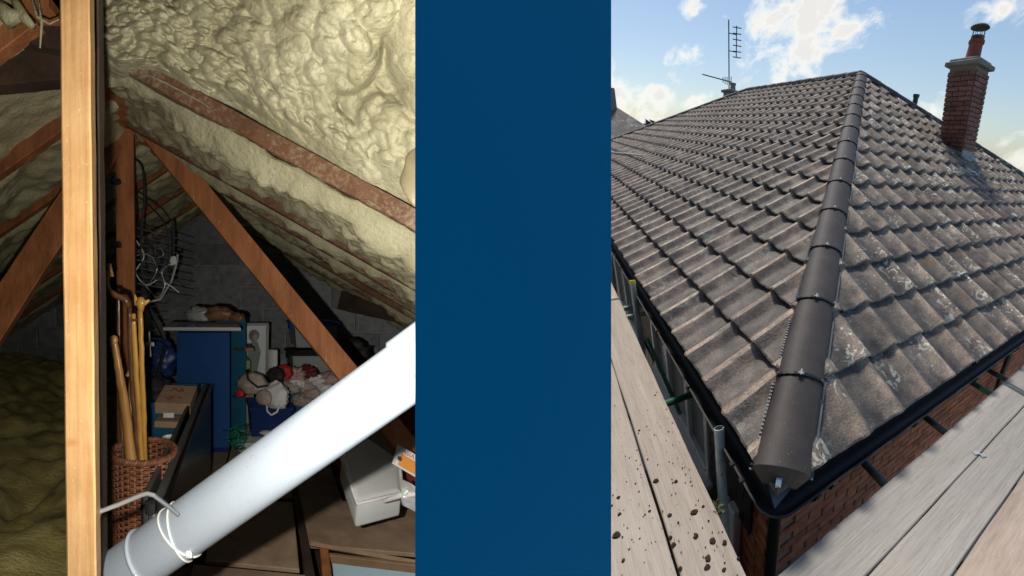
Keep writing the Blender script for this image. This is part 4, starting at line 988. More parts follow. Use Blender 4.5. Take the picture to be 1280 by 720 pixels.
# torn white and cream shreds hanging at the top left
for k, (pts, r, lab) in enumerate((([(40, 0), (47, 22), (62, 30), (74, 24)], .004, 'white shred of tape looping at the top left corner'), ([(18, 0), (30, 22), (42, 34)], .012, 'wide cream shred of foam hanging at the top left corner'), ([(0, 10), (14, 24), (26, 20)], .02, 'broad torn cream flap at the top left corner'), ([(48, 0), (52, 30), (50, 60)], .003, 'thin dangling cord at the top left corner'))):
    q = MB().tube([A(x, y, 1.16) for x, y in pts], [r, r * 1.3, r * .7, r * .4][:len(pts)], 7); tag(obj('foam_shred', q, 'foam', LOFT, smooth=180), lab, 'shred')
r_ = np.random.default_rng(8); rows = []
for i in range(16):
    f = math.pi * i / 15 - math.pi / 2
    rows.append([A(521, 222, .98) + np.array((.034 * math.cos(f) * math.cos(t_) * (1 + .12 * math.sin(3 * t_ + 5 * f)), .022 * math.cos(f) * math.sin(t_), .062 * math.sin(f) * (1 + .10 * math.sin(4 * t_)))) for t_ in np.linspace(0, 2 * math.pi, 25)])
tag(obj('foam_bulge', MB().grid(rows), 'buff', LOFT, smooth=180), 'smooth buff bulge in the foam at the right edge', 'foam bulge')
beam('timber_offcut', A(484, 303, 1.5), A(530, 296, 1.45), .03, .03, 'rafter', 'small bare timber end poking out of the foam at the right edge', 'timber')
# ------------------------------------------------------------------ white pipe and its fixings
def fitting(name, mb, m, par, sm=40): return obj(name, mb, m, LOFT, par, smooth=sm)
P0 = A(176, 700, .93); P1 = A(545, 437, .80); pd = nrm(P1 - P0); PR = .0555
pp = thing('soil_pipe', LOFT, P0, 'thick glossy white plastic pipe slanting across the bottom of the loft', 'pipe')
fitting('pipe', MB().tube([P0 - pd * .10, P0, (P0 + P1) / 2, P1 - pd * .045], PR, 56), 'pipe_white', pp)
fitting('socket', MB().tube([P1 - pd * .065, P1 - pd * .06, P1 + pd * .10], [PR + .001, PR + .006, PR + .006], 56), 'pipe_white', pp)
def ring(c, d, r, t, m, nm, par, tilt=0):
    d = nrm(d); x = nrm(np.cross(d, (0, 0, 1))); y = np.cross(d, x); pts = [c + (x * math.cos(a) + y * math.sin(a)) * r + d * tilt * math.sin(a) for a in np.linspace(0, 2 * math.pi, 33)]
    return fitting(nm, MB().tube(pts, t, 6, False), m, par, 180)
ring(P0 + pd * .012, pd, PR + .001, .005, 'pipe_white', 'seal_ring', pp, .0)
ring(P0 + pd * .115, pd, PR + .001, .0022, 'white_plastic', 'cable_tie', pp, .014); ring(P0 + pd * .118, pd, PR + .001, .0022, 'white_plastic', 'cable_tie', pp, -.012)
q = MB().box(P0 + pd * .125 + (.012, -PR * .99, -.02), (.014, .010, .012), None, .003); fitting('tie_head', q, 'white_plastic', pp)
fitting('screw', MB().lathe([(0, .002), (.003, .0015), (.0035, 0)], P1 + pd * -.035 + (0, -PR - .003, .018), 10, ((1, 0, 0), (0, 0, 1), (0, -1, 0))), 'zinc', pp)
br = thing('pipe_bracket', LOFT, A(124, 641, .80), 'bent zinc rod reaching from the pale batten to the white pipe', 'bracket')
fitting('rod', MB().tube([A(120, 641, .80), A(126, 639, .80), A(150, 630, .81), A(176, 619, .82), A(184, 617, .82), A(192, 619, .82), A(205, 629, .84), A(222, 643, .86)], .0042, 10), 'zinc', br)
fitting('nut', MB().lathe([(.008, 0), (.008, .006), (.005, .006)], A(122, 640.5, .80), 6, ((0, 1, 0), (0, 0, 1), (1, 0, 0))), 'zinc', br)
cl = thing('black_clamp', LOFT, A(196, 640, .98), 'small black screw clamp between the basket and the white pipe', 'clamp')
for dx in (-8, 7): fitting('clamp_knob', MB().tube([A(196 + dx, 634, .98) + (0, 0, -.012), A(196 + dx, 634, .98) + (0, 0, .012)], .013, 12), 'black_matt', cl)
fitting('clamp_body', MB().box(A(197, 648, .99), (.04, .02, .03), None, .004), 'grey_edge', cl); fitting('clamp_screw', MB().tube([A(192, 640, .98), A(192, 668, .98)], .005, 8), 'zinc', cl)

# ------------------------------------------------------------------ wicker basket with walking sticks
BC = A(179, 640, 1.5); BC[2] = -.57; bt0 = BC.copy()
bk_ = thing('wicker_basket', LOFT, BC + (0, 0, -.42), 'tall reddish wicker basket holding the walking sticks', 'basket')
def brad(z): return .096 + .014 * (z + .42) / .42
st = MB()
for i in range(30):
    a = 2 * math.pi * i / 30; st.tube([BC + (brad(z) * math.cos(a), brad(z) * math.sin(a), z) for z in (-.42, -.2, 0)], .004, 5)
tag(fitting('stake', st, 'wicker', bk_, 180), kind='stuff')
wv = MB()
for k in range(44):
    z = -.415 + k * .0095; n = 90; ph = (k % 2) * math.pi
    pts = [BC + ((brad(z) + .0042 * math.sin(15 * a + ph)) * math.cos(a), (brad(z) + .0042 * math.sin(15 * a + ph)) * math.sin(a), z) for a in np.linspace(0, 2 * math.pi, n)]
    wv.tube(pts, .0046, 4, False)
tag(fitting('weave', wv, 'wicker', bk_, 180), kind='stuff')
rim = MB()
for ph in (0, 2.1, 4.2):
    pts = [BC + ((brad(0) + .007 * math.cos(24 * a + ph)) * math.cos(a), (brad(0) + .007 * math.cos(24 * a + ph)) * math.sin(a), .004 + .007 * math.sin(24 * a + ph)) for a in np.linspace(0, 2 * math.pi, 200)]
    rim.tube(pts, .0055, 5, False)
fitting('rim', rim, 'wicker', bk_, 180)
fitting('bottom', MB().lathe([(0, -.41), (.094, -.41), (.094, -.415)], BC, 20), 'wicker', bk_)
def stick(name, pts, rad, m, label, extra=None, cat='walking stick', n=9):
    pts = [np.array(p, float) for p in pts]; o = pts[-1]
    t = thing(name, LOFT, o, label, cat, 'walking sticks in the wicker basket')
    # finer resampling with slight knots
    fp_, fr = [], []; r_ = random.Random(label)
    for i in range(len(pts) - 1):
        for s in np.linspace(0, 1, 7, endpoint=False):
            fp_.append(pts[i] * (1 - s) + pts[i + 1] * s + np.array([r_.uniform(-.0012, .0012), 0, 0])); fr.append((rad[i] * (1 - s) + rad[i + 1] * s) * (1 + r_.uniform(-.05, .09)))
    fp_.append(pts[-1]); fr.append(rad[-1]); obj('shaft', MB().tube(fp_, fr, n), m, LOFT, t, smooth=180)
    if extra: extra(t)
    return t
bb = lambda x, y: BC + (x, y, -.40)
def cr_(t):
    obj('crook', MB().tube([A(140, 340, 1.44), A(134, 343, 1.43), A(132, 353, 1.42), A(136, 364, 1.42), A(146, 370, 1.43), A(156, 374, 1.44), A(161, 384, 1.44)], [.009, .013, .012, .011, .011, .011, .009], 10), 'stick_dark', LOFT, t, smooth=180)
    obj('tip_horn', MB().tube([A(139, 346, 1.43), A(137, 330, 1.43)], [.010, .006], 8), 'stick_amber', LOFT, t, smooth=180)
stick('walking_stick', [A(161, 384, 1.44), A(164, 470, 1.46), A(171, 560, 1.48), bb(.0, .02)], [.008, .008, .0085, .009], 'stick_dark', 'walking stick with a dark curled crook handle, second from the left', cr_)
def knob(t): obj('knob', MB().lathe([(0, .014), (.012, .010), (.016, 0), (.014, -.012), (.011, -.02)], A(142, 424, 1.42), 12), 'stick_tan', LOFT, t, smooth=180)
stick('walking_stick', [A(142, 424, 1.42), A(150, 470, 1.43), A(159, 530, 1.45), A(165, 588, 1.46), bb(-.02, -.03)], [.012, .015, .017, .021, .018], 'stick_tan', 'thick brown walking stick with a bare round knob, leftmost in the basket', knob)
def fork(t):
    obj('knob', MB().lathe([(0, .02), (.012, .016), (.019, 0), (.013, -.018), (.010, -.03)], A(176, 378, 1.46), 10), 'stick_amber', LOFT, t, smooth=180)
    obj('horn', MB().tube([A(172, 381, 1.46), A(168, 368, 1.46)], [.012, .004], 8), 'stick_amber', LOFT, t, smooth=180); obj('horn', MB().tube([A(180, 379, 1.46), A(187, 375, 1.46)], [.011, .004], 8), 'stick_amber', LOFT, t, smooth=180)
stick('walking_stick', [A(175, 388, 1.46), A(178, 470, 1.47), A(181, 560, 1.49), bb(.03, .0)], [.0095, .010, .010, .011], 'stick_amber', 'amber walking stick topped by a horned knob', fork)
stick('walking_stick', [A(166, 392, 1.45), A(171, 480, 1.47), A(176, 560, 1.48), bb(.02, .02)], [.010, .010, .010, .010], 'stick_amber', 'amber varnished walking stick with a dark collar below its top', lambda t: obj('collar', MB().lathe([(.0115, -.005), (.0115, .005)], A(167, 400, 1.45), 12), 'stick_dark', LOFT, t))
stick('walking_stick', [A(159, 470, 1.52), A(166, 460, 1.52), A(164, 520, 1.53), A(168, 590, 1.54), bb(.0, .04)], [.006, .012, .011, .010, .009], 'stick_pale', 'pale unvarnished walking stick behind the others')
stick('walking_stick', [A(148, 362, 1.60), A(148, 420, 1.60), A(150, 500, 1.58), A(154, 590, 1.56), bb(-.03, .05)], [.006, .007, .007, .008, .008], 'stick_dark', 'thin knotty dark stick standing against the post')

# ------------------------------------------------------------------ flat black panels standing on edge
sp = thing('flat_screen', LOFT, A(230, 640, 1.6), 'large flat black screen standing on edge between basket and cabinet', 'screen')
pA, pB = A(262, 482, 2.35), A(208, 625, 1.22); d = nrm(pB - pA); dz = np.array((0, 0, 1.)); nn = nrm(np.cross(d, dz)); T = np.linalg.norm(pB - pA); dz = np.cross(nn, d); dz = dz if dz[2] > 0 else -dz
c = (pA + pB) / 2 - dz * .28
fitting('screen_face', MB().box(c, (T, .012, .56), (d, nn, dz), .002), 'black_gloss', sp); fitting('casing', MB().box(c + dz * .004 - np.array((.022, 0, 0)), (T + .01, .026, .57), (d, nn, dz), .004), 'grey_edge', sp)
fitting('sticker', MB().box(pA * .17 + pB * .83 + dz * .006 - np.array((.022, 0, 0)), (.11, .012, .002), (d, nn, dz), .0005), 'white_plastic', sp)
s2 = thing('dark_board', LOFT, A(224, 640, 1.6), 'dark edged board leaning just left of the flat screen', 'board')
fitting('board', MB().box(c + np.array((-.062, .01, .012)), (T, .014, .55), (d, nn, dz), .003), 'grey_edge', s2); fitting('board_back', MB().box(c + np.array((-.075, .01, .0)), (T - .02, .006, .54), (d, nn, dz)), 'black_matt', s2)

# ------------------------------------------------------------------ crate with cartons, cup
def crate(name, c, sz, m, label, rz=.0, wall=.01, cat='crate', lip=True):
    ax = (nrm((math.cos(rz), math.sin(rz), 0)), nrm((-math.sin(rz), math.cos(rz), 0)), (0, 0, 1)); a = np.array(ax); c = np.array(c, float); t = thing(name, LOFT, c, label, cat)
    q = MB(); sx, sy, sz_ = sz; tf = lambda x, y, z: c + a.T @ np.array((x, y, z))
    rs = []
    for s, z in ((.90, 0), (1, sz_), (1.0, sz_ + .001), (.93, sz_), (.84, .012)): rs.append([tf(x * sx / 2 * s, y * sy / 2 * s, z) for x, y in ((-1, -1), (1, -1), (1, 1), (-1, 1), (-1, -1))])
    q.grid(rs); q.add(rs[0][:4], [(0, 1, 2, 3)]); q.add(rs[-1][:4], [(0, 1, 2, 3)]); obj('tub', q, m, LOFT, t)
    if lip:
        q = MB()
        for x, y, w, h in ((0, -1, sx + .02, .014), (0, 1, sx + .02, .014), (-1, 0, .014, sy), (1, 0, .014, sy)): q.box(tf(x * (sx / 2 + .002), y * (sy / 2 + .002), sz_ - .012), (w, h, .024), ax, .003)
        obj('lip', q, m, LOFT, t)
        for s in (-1, 1):
            obj('rib', MB().box(tf(s * sx * .30, -sy / 2 - .003 + .018, sz_ * .5), (.012, .014, sz_ * .8), ax, .003), m, LOFT, t)
    return t, tf
cz = -.82
t, tf = crate('plastic_crate', A(224, 540, 2.3) * (1, 1, 0) + (-.02, .10, cz - .02), (.34, .46, .26), 'teal_crate', 'blue plastic crate of cartons behind the wicker basket', rz=-.12)
fitting('handle_slot', MB().box(tf(0, .225, .215), (.10, .012, .03), None, .004), 'black_matt', t)
def carton(c, sz, rz, label, pr=True, m='cardboard', tilt=0):
    ax = (nrm((math.cos(rz), math.sin(rz), 0)), nrm((-math.sin(rz), math.cos(rz), tilt)), None); ax = (ax[0], ax[1], np.cross(ax[0], ax[1])); t = thing('carton', LOFT, np.array(c) - np.array(ax[2]) * sz[2] / 2, label, 'box')
    obj('box', MB().box(c, sz, ax, .003), m, LOFT, t); a = np.array(ax)
    if pr:
        q = MB(); r_ = random.Random(5)
        for k in range(9):
            u, v = r_.uniform(-.25, .2) * sz[0], r_.uniform(-.25, .3) * sz[1]; q.box(np.array(c) + a.T @ np.array((u, v, sz[2] / 2 + .0008)), (.035 * r_.uniform(.5, 1.2), .012, .001), (a[0] * .8 + a[1] * .6 * r_.choice((-1, 1)), a[1], a[2]))
        obj('red_print', q, 'carton_print', LOFT, t)
    return t, a
t, a = carton(A(221, 499, 2.12), (.17, .20, .055), -.15, 'pinkish cardboard carton with red printing, on top in the blue crate', tilt=.22)
obj('label_sticker', MB().box(A(211, 519, 2.02), (.05, .004, .022), None), 'paper_white', LOFT, t)
carton(A(211, 527, 2.06), (.12, .10, .03), -.1, 'smaller brown carton under the printed carton in the crate', False)
cp = thing('plastic_cup', LOFT, A(213, 568, 1.9), 'white plastic cup beside the basket, in front of the crate', 'cup')
obj('cup', MB().lathe([(.0, -.08), (.028, -.08), (.036, 0), (.038, .004), (.034, .004), (.026, -.072), (0, -.072)], A(213, 548, 1.9), 24), 'white_plastic', LOFT, cp, smooth=40); obj('cup_rim', MB().lathe([(.036, -.002), (.040, .002), (.036, .006), (.033, .002), (.036, -.002)], A(213, 548, 1.9), 24), 'paper_white', LOFT, cp, smooth=180)

# ------------------------------------------------------------------ blue cabinet with tray, bag
cbn = thing('blue_cabinet', LOFT, (-.08, 3.0, FZ), 'tall narrow dark blue cabinet standing in the middle of the loft', 'cabinet')
Dc = 2.85; x0, x1 = A(221, 0, Dc)[0], A(287, 0, Dc)[0]; zt = A(0, 414, Dc)[2]
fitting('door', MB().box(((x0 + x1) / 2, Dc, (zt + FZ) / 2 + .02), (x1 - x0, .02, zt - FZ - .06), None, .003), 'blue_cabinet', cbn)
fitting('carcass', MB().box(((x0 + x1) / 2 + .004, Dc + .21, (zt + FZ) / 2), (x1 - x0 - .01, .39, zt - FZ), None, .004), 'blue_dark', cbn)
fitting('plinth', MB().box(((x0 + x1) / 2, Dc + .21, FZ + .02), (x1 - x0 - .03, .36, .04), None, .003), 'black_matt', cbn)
xb = A(305, 0, 3.1)[0]
bb2 = thing('blue_box', LOFT, (xb - .06, 3.25, FZ), 'dark blue upright box just behind the right side of the cabinet', 'box')
fitting('box', MB().box((xb - .09, 3.30, (zt + FZ) / 2 + .02), (.22, .26, zt - FZ + .07), None, .006), 'teal_crate', bb2); fitting('box_lid', MB().box((xb - .09, 3.30, zt + .07), (.23, .27, .03), None, .006), 'blue_dark', bb2)
tr = thing('white_tray', LOFT, A(256, 412, 2.9), 'white-edged tray with a blue patterned top lying on the cabinet', 'tray')
c = A(254, 410, 2.92); c[2] = zt + .028
fitting('tray', MB().box(c, (.49, .44, .022), (nrm((1, -.03, 0)), nrm((.03, 1, 0)), (0, 0, 1)), .005), 'paper_white', tr)
q = MB(); r_ = random.Random(3)
for k in range(60): q.box(c + (r_.uniform(-.17, .03), r_.uniform(-.17, .18), .0115), (r_.uniform(.006, .03), r_.uniform(.01, .03), .0012), (nrm((1, r_.uniform(-.8, .8), 0)), nrm((r_.uniform(-.8, .8), 1, 0)), (0, 0, 1)))
fitting('blue_pattern', q, 'print_blue', tr, None)
def blob(name, c, rx, ry, rz_, m, label, cat, seed, n=30, amp=.34, par=None, freq=3.0):
    r_ = np.random.default_rng(seed); ks = r_.normal(size=(14, 3)) * freq; ph = r_.uniform(0, 6.28, 14); rows = []
    for i in range(n):
        f = math.pi * i / (n - 1) - math.pi / 2; row = []
        for j in range(n + 1):
            a = 2 * math.pi * (j % n) / n; v = np.array((math.cos(f) * math.cos(a), math.cos(f) * math.sin(a), math.sin(f))); w = np.abs(np.sin(ks @ v + ph)).sum() / 14 - .6
            w2 = np.abs(np.sin(ks @ v * 2.7 + ph * 2)).sum() / 14 - .6 + .5 * (1 - abs(math.sin(ks[0] @ v * 1.6 + 2 * math.sin(ks[1] @ v)))) ** 3
            p = v * (1 + amp * w * 2.2 + amp * w2); p = p * (rx, ry, rz_); p[2] = max(p[2], -rz_ * .75); row.append(np.array(c) + p)
        rows.append(row)
    o = obj(name, MB().grid(rows), m, LOFT, par, smooth=180)
    if par is None: tag(o, label, cat)
    return o
blob('plastic_bag', A(273, 393, 2.95), .10, .10, .05, 'brown_bag', 'crinkled clear bag of brown stuff on top of the cabinet', 'bag', 1)
blob('plastic_bag', A(250, 394, 2.98), .09, .08, .05, 'clear', 'greyish translucent bag beside the brown one on the cabinet', 'bag', 2)
blob('plastic_bag', A(296, 397, 2.93), .05, .06, .03, 'brown_bag', 'small bulge of brown bagged stuff at the right end of the cabinet top', 'bag', 3)

# sage green shelf unit behind, framed picture, white roll
sg = thing('shelf_unit', LOFT, A(302, 560, 3.35), 'pale green small shelf unit standing behind the blue cabinet', 'shelf')
fitting('side_panel', MB().box(A(300, 500, 3.4) + (0, 0, -.1), (.14, .24, .86), None, .004), 'sage', sg)
for y in (434, 490, 530): fitting('shelf', MB().box(A(302, y, 3.3), (.16, .26, .025), None, .003), 'cardboard', sg)
pf = thing('framed_picture', LOFT, A(321, 470, 3.55), 'silver framed picture of a sketched figure, leaning in front of the blocks', 'picture')
fc_ = A(320, 437, 3.55); fax = (nrm((1, .10, 0)), nrm((-.1, 1, .12)), nrm((0, -.12, 1))); fa = np.array(fax)
fitting('backing', MB().box(fc_, (.19, .008, .44), fax), 'pane_white', pf)
for x, z, w, h in ((-.09, 0, .022, .45), (.09, 0, .022, .45), (0, .215, .2, .022), (0, -.215, .2, .022)): fitting('frame_rail', MB().box(fc_ + fa.T @ np.array((x, -.012, z)), (w, .02, h), fax, .004), 'silver_frame', pf)
def flat(outl, m, off): return obj('drawing', MB().prism(outl, fc_ + fa.T @ np.array((-.02, off, 0)), (fa[0], fa[2], fa[1]), .001), m, LOFT, pf)
circ = lambda cx, cy, rx, ry, n=14: [(cx + rx * math.cos(a), cy + ry * math.sin(a)) for a in np.linspace(0, 2 * math.pi, n, endpoint=False)]
flat(circ(.0, .12, .045, .05), 'grey_ink', -.006); flat([(-.05, -.19), (.03, -.19), (.06, -.02), (.03, .07), (-.01, .08), (-.05, .03)], 'green_ink', -.0055); flat(circ(.012, .105, .022, .03), 'beige_cloth', -.007)
wr = thing('white_roll', LOFT, A(341, 465, 3.6), 'short white roll standing right of the framed picture', 'roll')
fitting('roll', MB().lathe([(0, -.07), (.042, -.07), (.042, .085), (.03, .09), (0, .088)], A(341, 450, 3.6), 20), 'pane_white', wr)
fitting('roll_core', MB().lathe([(.018, .089), (.018, .093), (.012, .093)], A(341, 450, 3.6), 14), 'cardboard', wr)

# storage boxes with blue lids (right rear)
def tote(c, sz, label, lidm='blue_lid', seed=0, stuff='white_bag', body='clear'):
    c = np.array(c, float); t = thing('storage_box', LOFT, c, label, 'storage box'); sx, sy, h = sz; rs = []
    for s, z in ((.86, 0), (.9, .01), (1, h)): rs.append([c + (x * sx / 2 * s, y * sy / 2 * s, z) for x, y in ((-1, -1), (1, -1), (1, 1), (-1, 1), (-1, -1))])
    q = MB().grid(rs); q.add(rs[0][:4], [(0, 1, 2, 3)]); obj('tub', q, body, LOFT, t)
    obj('lid', MB().box(c + (0, 0, h + .012), (sx + .03, sy + .03, .026), None, .008), lidm, LOFT, t); obj('lid_ridge', MB().box(c + (0, 0, h + .028), (sx - .06, sy - .06, .008), None, .003), lidm, LOFT, t)
    for s in (-1, 1): obj('handle', MB().box(c + (s * (sx / 2 + .012), 0, h - .02), (.02, .10, .05), None, .005), lidm, LOFT, t)
    for k in range(3): blob('contents', c + ((k - 1) * sx * .27, -.02, h * .42), sx * .17, sy * .38, h * .36, ('white_bag', 'beige_cloth', 'pink_bag')[(k + seed) % 3], '', '', seed * 7 + k, par=t)
    return t
tote(A(390, 432, 3.75), (.36, .30, .19), 'top storage box of the rear stack, under a blue lid and behind the strut', seed=1)
tote(A(388, 468, 3.65), (.36, .30, .18), 'middle clear storage box, under the top one of the rear stack', 'black_matt', seed=2)
q = thing('blue_tray', LOFT, A(388, 476, 3.55), 'flat bright blue lid lying under the clear storage boxes', 'lid'); fitting('lid', MB().box(A(388, 471, 3.55), (.46, .36, .03), None, .008), 'blue_lid', q); fitting('rim', MB().box(A(388, 475, 3.55), (.48, .38, .012), None, .004), 'blue_dark', q)
t, tf = crate('plastic_crate', (A(384, 560, 3.35) * (1, 1, 0)) + (0, 0, -1.09), (.52, .34, .34), 'teal_crate', 'dark teal crate overflowing with clothes below the storage boxes')
for k, (px, py, m) in enumerate(((368, 468, 'pink_bag'), (380, 482, 'beige_cloth'), (392, 474, 'white_bag'), (404, 486, 'white_bag'), (362, 484, 'beige_cloth'), (398, 500, 'white_bag'), (376, 500, 'beige_cloth'), (412, 474, 'pink_bag'), (388, 492, 'beige_cloth'), (371, 477, 'white_bag'), (384, 466, 'maroon'), (408, 498, 'white_bag'))):
    lab = ['crumpled pinkish garment on the left of the clothes heap', 'beige garment in the middle of the clothes heap', 'white garment at the top of the clothes heap', 'white garment at the right of the clothes heap', 'beige garment at the left edge of the clothes heap', 'white garment low in the clothes heap by the pipe', 'beige garment lowest in the middle of the heap', 'pinkish garment near the foot of the strut', 'second beige garment in the clothes heap, lower down', 'small white garment under the pinkish one in the heap', 'small dark red garment at the top of the clothes heap', 'white garment lowest right in the heap'][k]
    blob('garment', A(px, py, 3.15 + .02 * (k % 4)), .065, .06, .045, m, lab, 'clothing', 40 + k, 34, .62, freq=3.4)
blob('dark_bag', A(432, 440, 3.3), .16, .12, .10, 'charcoal_cloth', 'black cloth bag behind the strut at the right', 'bag', 60)

# navy crate with bags in front
t, tf = crate('plastic_crate', (A(336, 0, 3.0) * (1, 1, 0)) + (0, 0, A(0, 545, 2.9)[2]), (.28, .26, .20), 'blue_dark', 'navy crate of shopping bags right of the blue cabinet')
SB = blob('shopping_bag', A(344, 496, 2.86), .085, .07, .09, 'white_bag', 'white carrier bag hanging over the front of the navy crate', 'bag', 70, 26, .3)
obj('bag_handle', MB().tube([A(333, 505, 2.78), A(334, 514, 2.76), A(339, 519, 2.76), A(346, 515, 2.76), A(350, 506, 2.78)], .007, 6), 'white_bag', LOFT, SB, smooth=180)
blob('bundle', A(330, 497, 2.80), .052, .05, .052, 'beige_cloth', 'round pale wrapped bundle in front of the carrier bag', 'bundle', 71, 22, .12)
blob('red_bag', A(354, 466, 2.98), .06, .05, .05, 'red_cloth', 'red and black bag at the top of the bag pile', 'bag', 72)
blob('black_bag', A(345, 468, 2.90), .055, .05, .045, 'charcoal_cloth', 'small black bag tucked into the red bag', 'bag', 73)
blob('canvas_bag', A(316, 480, 2.90), .10, .08, .075, 'beige_cloth', 'beige canvas bag with dark straps beside the cabinet', 'bag', 74, 24, .22)
blob('red_cloth', A(300, 492, 2.80), .03, .03, .025, 'red_cloth', 'small red cloth at the left of the canvas bag', 'cloth', 75)
tag(obj('bag_strap', MB().tube([A(308, 462, 2.84), A(310, 474, 2.80), A(322, 484, 2.79), A(334, 482, 2.80)], .008, 6), 'charcoal_cloth', LOFT, smooth=180), 'dark strap looped over the canvas bag', 'strap')
q = MB(); r_ = random.Random(9)
for k in range(26):
    p = A(297 + r_.uniform(-9, 9), 548 + r_.uniform(-10, 10), 2.75 + r_.uniform(-.05, .05)); pts = [p + np.array([r_.uniform(-.05, .05) for _ in range(3)]) * (1, 1, .7) for _ in range(5)]; q.tube(pts, .0035, 4)
tag(obj('green_net', q, 'green_net', LOFT, smooth=180), 'tangle of bright green netting on the floor by the cabinet', 'netting')
tr = thing('clear_tray', LOFT, A(328, 560, 2.85), 'shallow clear plastic tray under the navy crate', 'tray'); fitting('tray', MB().box(A(328, 552, 2.9), (.34, .26, .05), None, .01), 'frosted', tr); fitting('tray_rim', MB().box(A(328, 546, 2.9), (.36, .28, .012), None, .004), 'white_bag', tr)
blob('crumpled_paper', A(333, 541, 2.75), .04, .03, .012, 'white_bag', 'crumpled pale paper on the edge of the clear tray', 'paper', 76)

# maroon suitcase, leaflet, frosted tub at the right
su = thing('suitcase', LOFT, A(490, 600, 2.3), 'dark maroon fabric suitcase behind the white pipe on the right', 'suitcase')
sax = (nrm((1, -.35, 0)), nrm((.3, 1, .35)), None); sax = (sax[0], sax[1], np.cross(sax[0], sax[1]))
sc_ = A(492, 560, 2.35); fitting('shell', MB().box(sc_, (.60, .55, .18), sax, .03), 'maroon', su); fitting('strap', MB().box(sc_ + np.array(sax[2]) * .092 + np.array(sax[0]) * -.07, (.11, .56, .006), sax, .002), 'rafter' if 0 else 'chipboard', su); fitting('suitcase_lid', MB().box(sc_ + np.array(sax[2]) * .03, (.604, .554, .008), sax, .003), 'black_matt', su)
lf = thing('leaflet', LOFT, A(506, 576, 1.75), 'orange and white printed leaflet lying on the suitcase at the right edge', 'leaflet')
la = (nrm((.8, -.12, -.45)), nrm((.62, .45, .62)), None); l2 = nrm(np.cross(la[0], la[1])); la = np.array((la[0], np.cross(l2, la[0]), l2)); lc_ = A(512, 578, 1.75)
if la[2][1] > 0: la[2] = -la[2]
fitting('sheet', MB().box(lc_, (.13, .085, .002), la), 'paper_white', lf, None)
fitting('orange_panel', MB().box(lc_ + la.T @ np.array((.008, -.010, .0014)), (.10, .050, .001), la), 'orange_print', lf, None)
fitting('dark_motif', MB().prism(circ(0, 0, .010, .010), lc_ + la.T @ np.array((-.042, -.008, .0022)), la, .001), 'black_matt', lf, None)
tx = bpy.data.curves.new('lettering', 'FONT'); tx.body = 'ASIA'; tx.size = .026; tx.extrude = .0004
to = bpy.data.objects.new('lettering', tx); COL.objects.link(to); bpy.context.view_layer.update()
dg = bpy.context.evaluated_depsgraph_get(); tm = bpy.data.meshes.new_from_object(to.evaluated_get(dg)); bpy.data.objects.remove(to); q = MB()
q.v = [tuple(lc_ + la.T @ np.array((-.040 + v.co.x, .020 + v.co.y, .0016 + v.co.z))) for v in tm.vertices]; q.f = [tuple(p.vertices) for p in tm.polygons]; fitting('lettering', q, 'red_ink', lf, None)
tb = thing('frosted_tub', LOFT, A(470, 620, 1.85), 'translucent white plastic tub with a pale folded sheet, on the floor at the right', 'tub')
o4 = [A(426, 572, 1.80), A(455, 548, 2.05), A(500, 580, 1.98), A(502, 618, 1.75), A(446, 632, 1.66)]; low = [p + np.array((0, .02, -.10)) for p in o4]; mid = sum(o4) / 5
q = MB(); n5 = 5; ins = [p * .90 + mid * .10 + np.array((0, 0, .012)) for p in o4]; q.add(low + o4 + ins, [tuple(range(5)), tuple(range(10, 15))] + [(i, (i + 1) % 5, 5 + (i + 1) % 5, 5 + i) for i in range(5)] + [(5 + i, 5 + (i + 1) % 5, 10 + (i + 1) % 5, 10 + i) for i in range(5)])
bm = bmesh.new(); vv = [bm.verts.new(v) for v in q.v]; [bm.faces.new([vv[i] for i in f]) for f in q.f]; bmesh.ops.bevel(bm, geom=bm.edges[:], offset=.012, segments=3, affect='EDGES', profile=.6); bm.verts.index_update()
q = MB(); q.v = [tuple(v.co) for v in bm.verts]; q.f = [tuple(v.index for v in f.verts) for f in bm.faces]; bm.free(); fitting('tub', q, 'frosted', tb, 50)
fitting('rim', MB().tube([p + np.array((0, 0, .006)) for p in o4 + o4[:1]], .008, 8), 'white_bag', tb, 180)
pb = thing('plastic_sheet', LOFT, A(512, 625, 1.6), 'crumpled clear plastic sheet beside the frosted tub', 'sheet')
r_ = random.Random(4); q = MB(); q.grid([[A(502 + 9 * i + r_.uniform(-2, 2), 600 + 6 * j + 4 * i + r_.uniform(-2, 2), 1.62 + r_.uniform(-.03, .03)) for i in range(5)] for j in range(6)]); fitting('sheet', q, 'clear', pb, 180)
fitting('fold', MB().tube([A(478, 627, 1.63), A(500, 619, 1.62), A(530, 617, 1.6)], [.006, .011, .010], 8), 'white_bag', pb, 180)

# ------------------------------------------------------------------ aerial rods, cables, clips on the post
ar = thing('aerial_rods', LOFT, A(200, 380, 2.3), 'old metal roof aerial with many thin rods stored behind the post', 'aerial')
fitting('boom', MB().tube([A(176, 300, 2.6), A(217, 276, 3.0)], .006, 6), 'zinc', ar); fitting('boom', MB().tube([A(216, 278, 3.0), A(216, 352, 2.9)], .010, 6), 'dark_tube', ar)
for k in range(9):
    y = 286 + k * 9; fitting('rod', MB().tube([A(168, y - 2 + k, 2.5), A(238, y + 16, 3.0)], .0035, 5), 'zinc', ar)
fitting('reflector', MB().tube([A(168, 382, 2.5), A(200, 374, 2.6), A(214, 352, 2.6), A(221, 328, 2.6), A(222, 318, 2.6)], .007, 7), 'silver_frame', ar)
fitting('connector', MB().box(A(216, 326, 2.55), (.045, .03, .05), (nrm((1, 0, .3)), (0, 1, 0), nrm((-.3, 0, 1))), .005), 'white_plastic', ar)
a2 = thing('black_aerial', LOFT, A(170, 440, 2.5), 'black aerial boom with grey rods slanting behind the sticks', 'aerial')
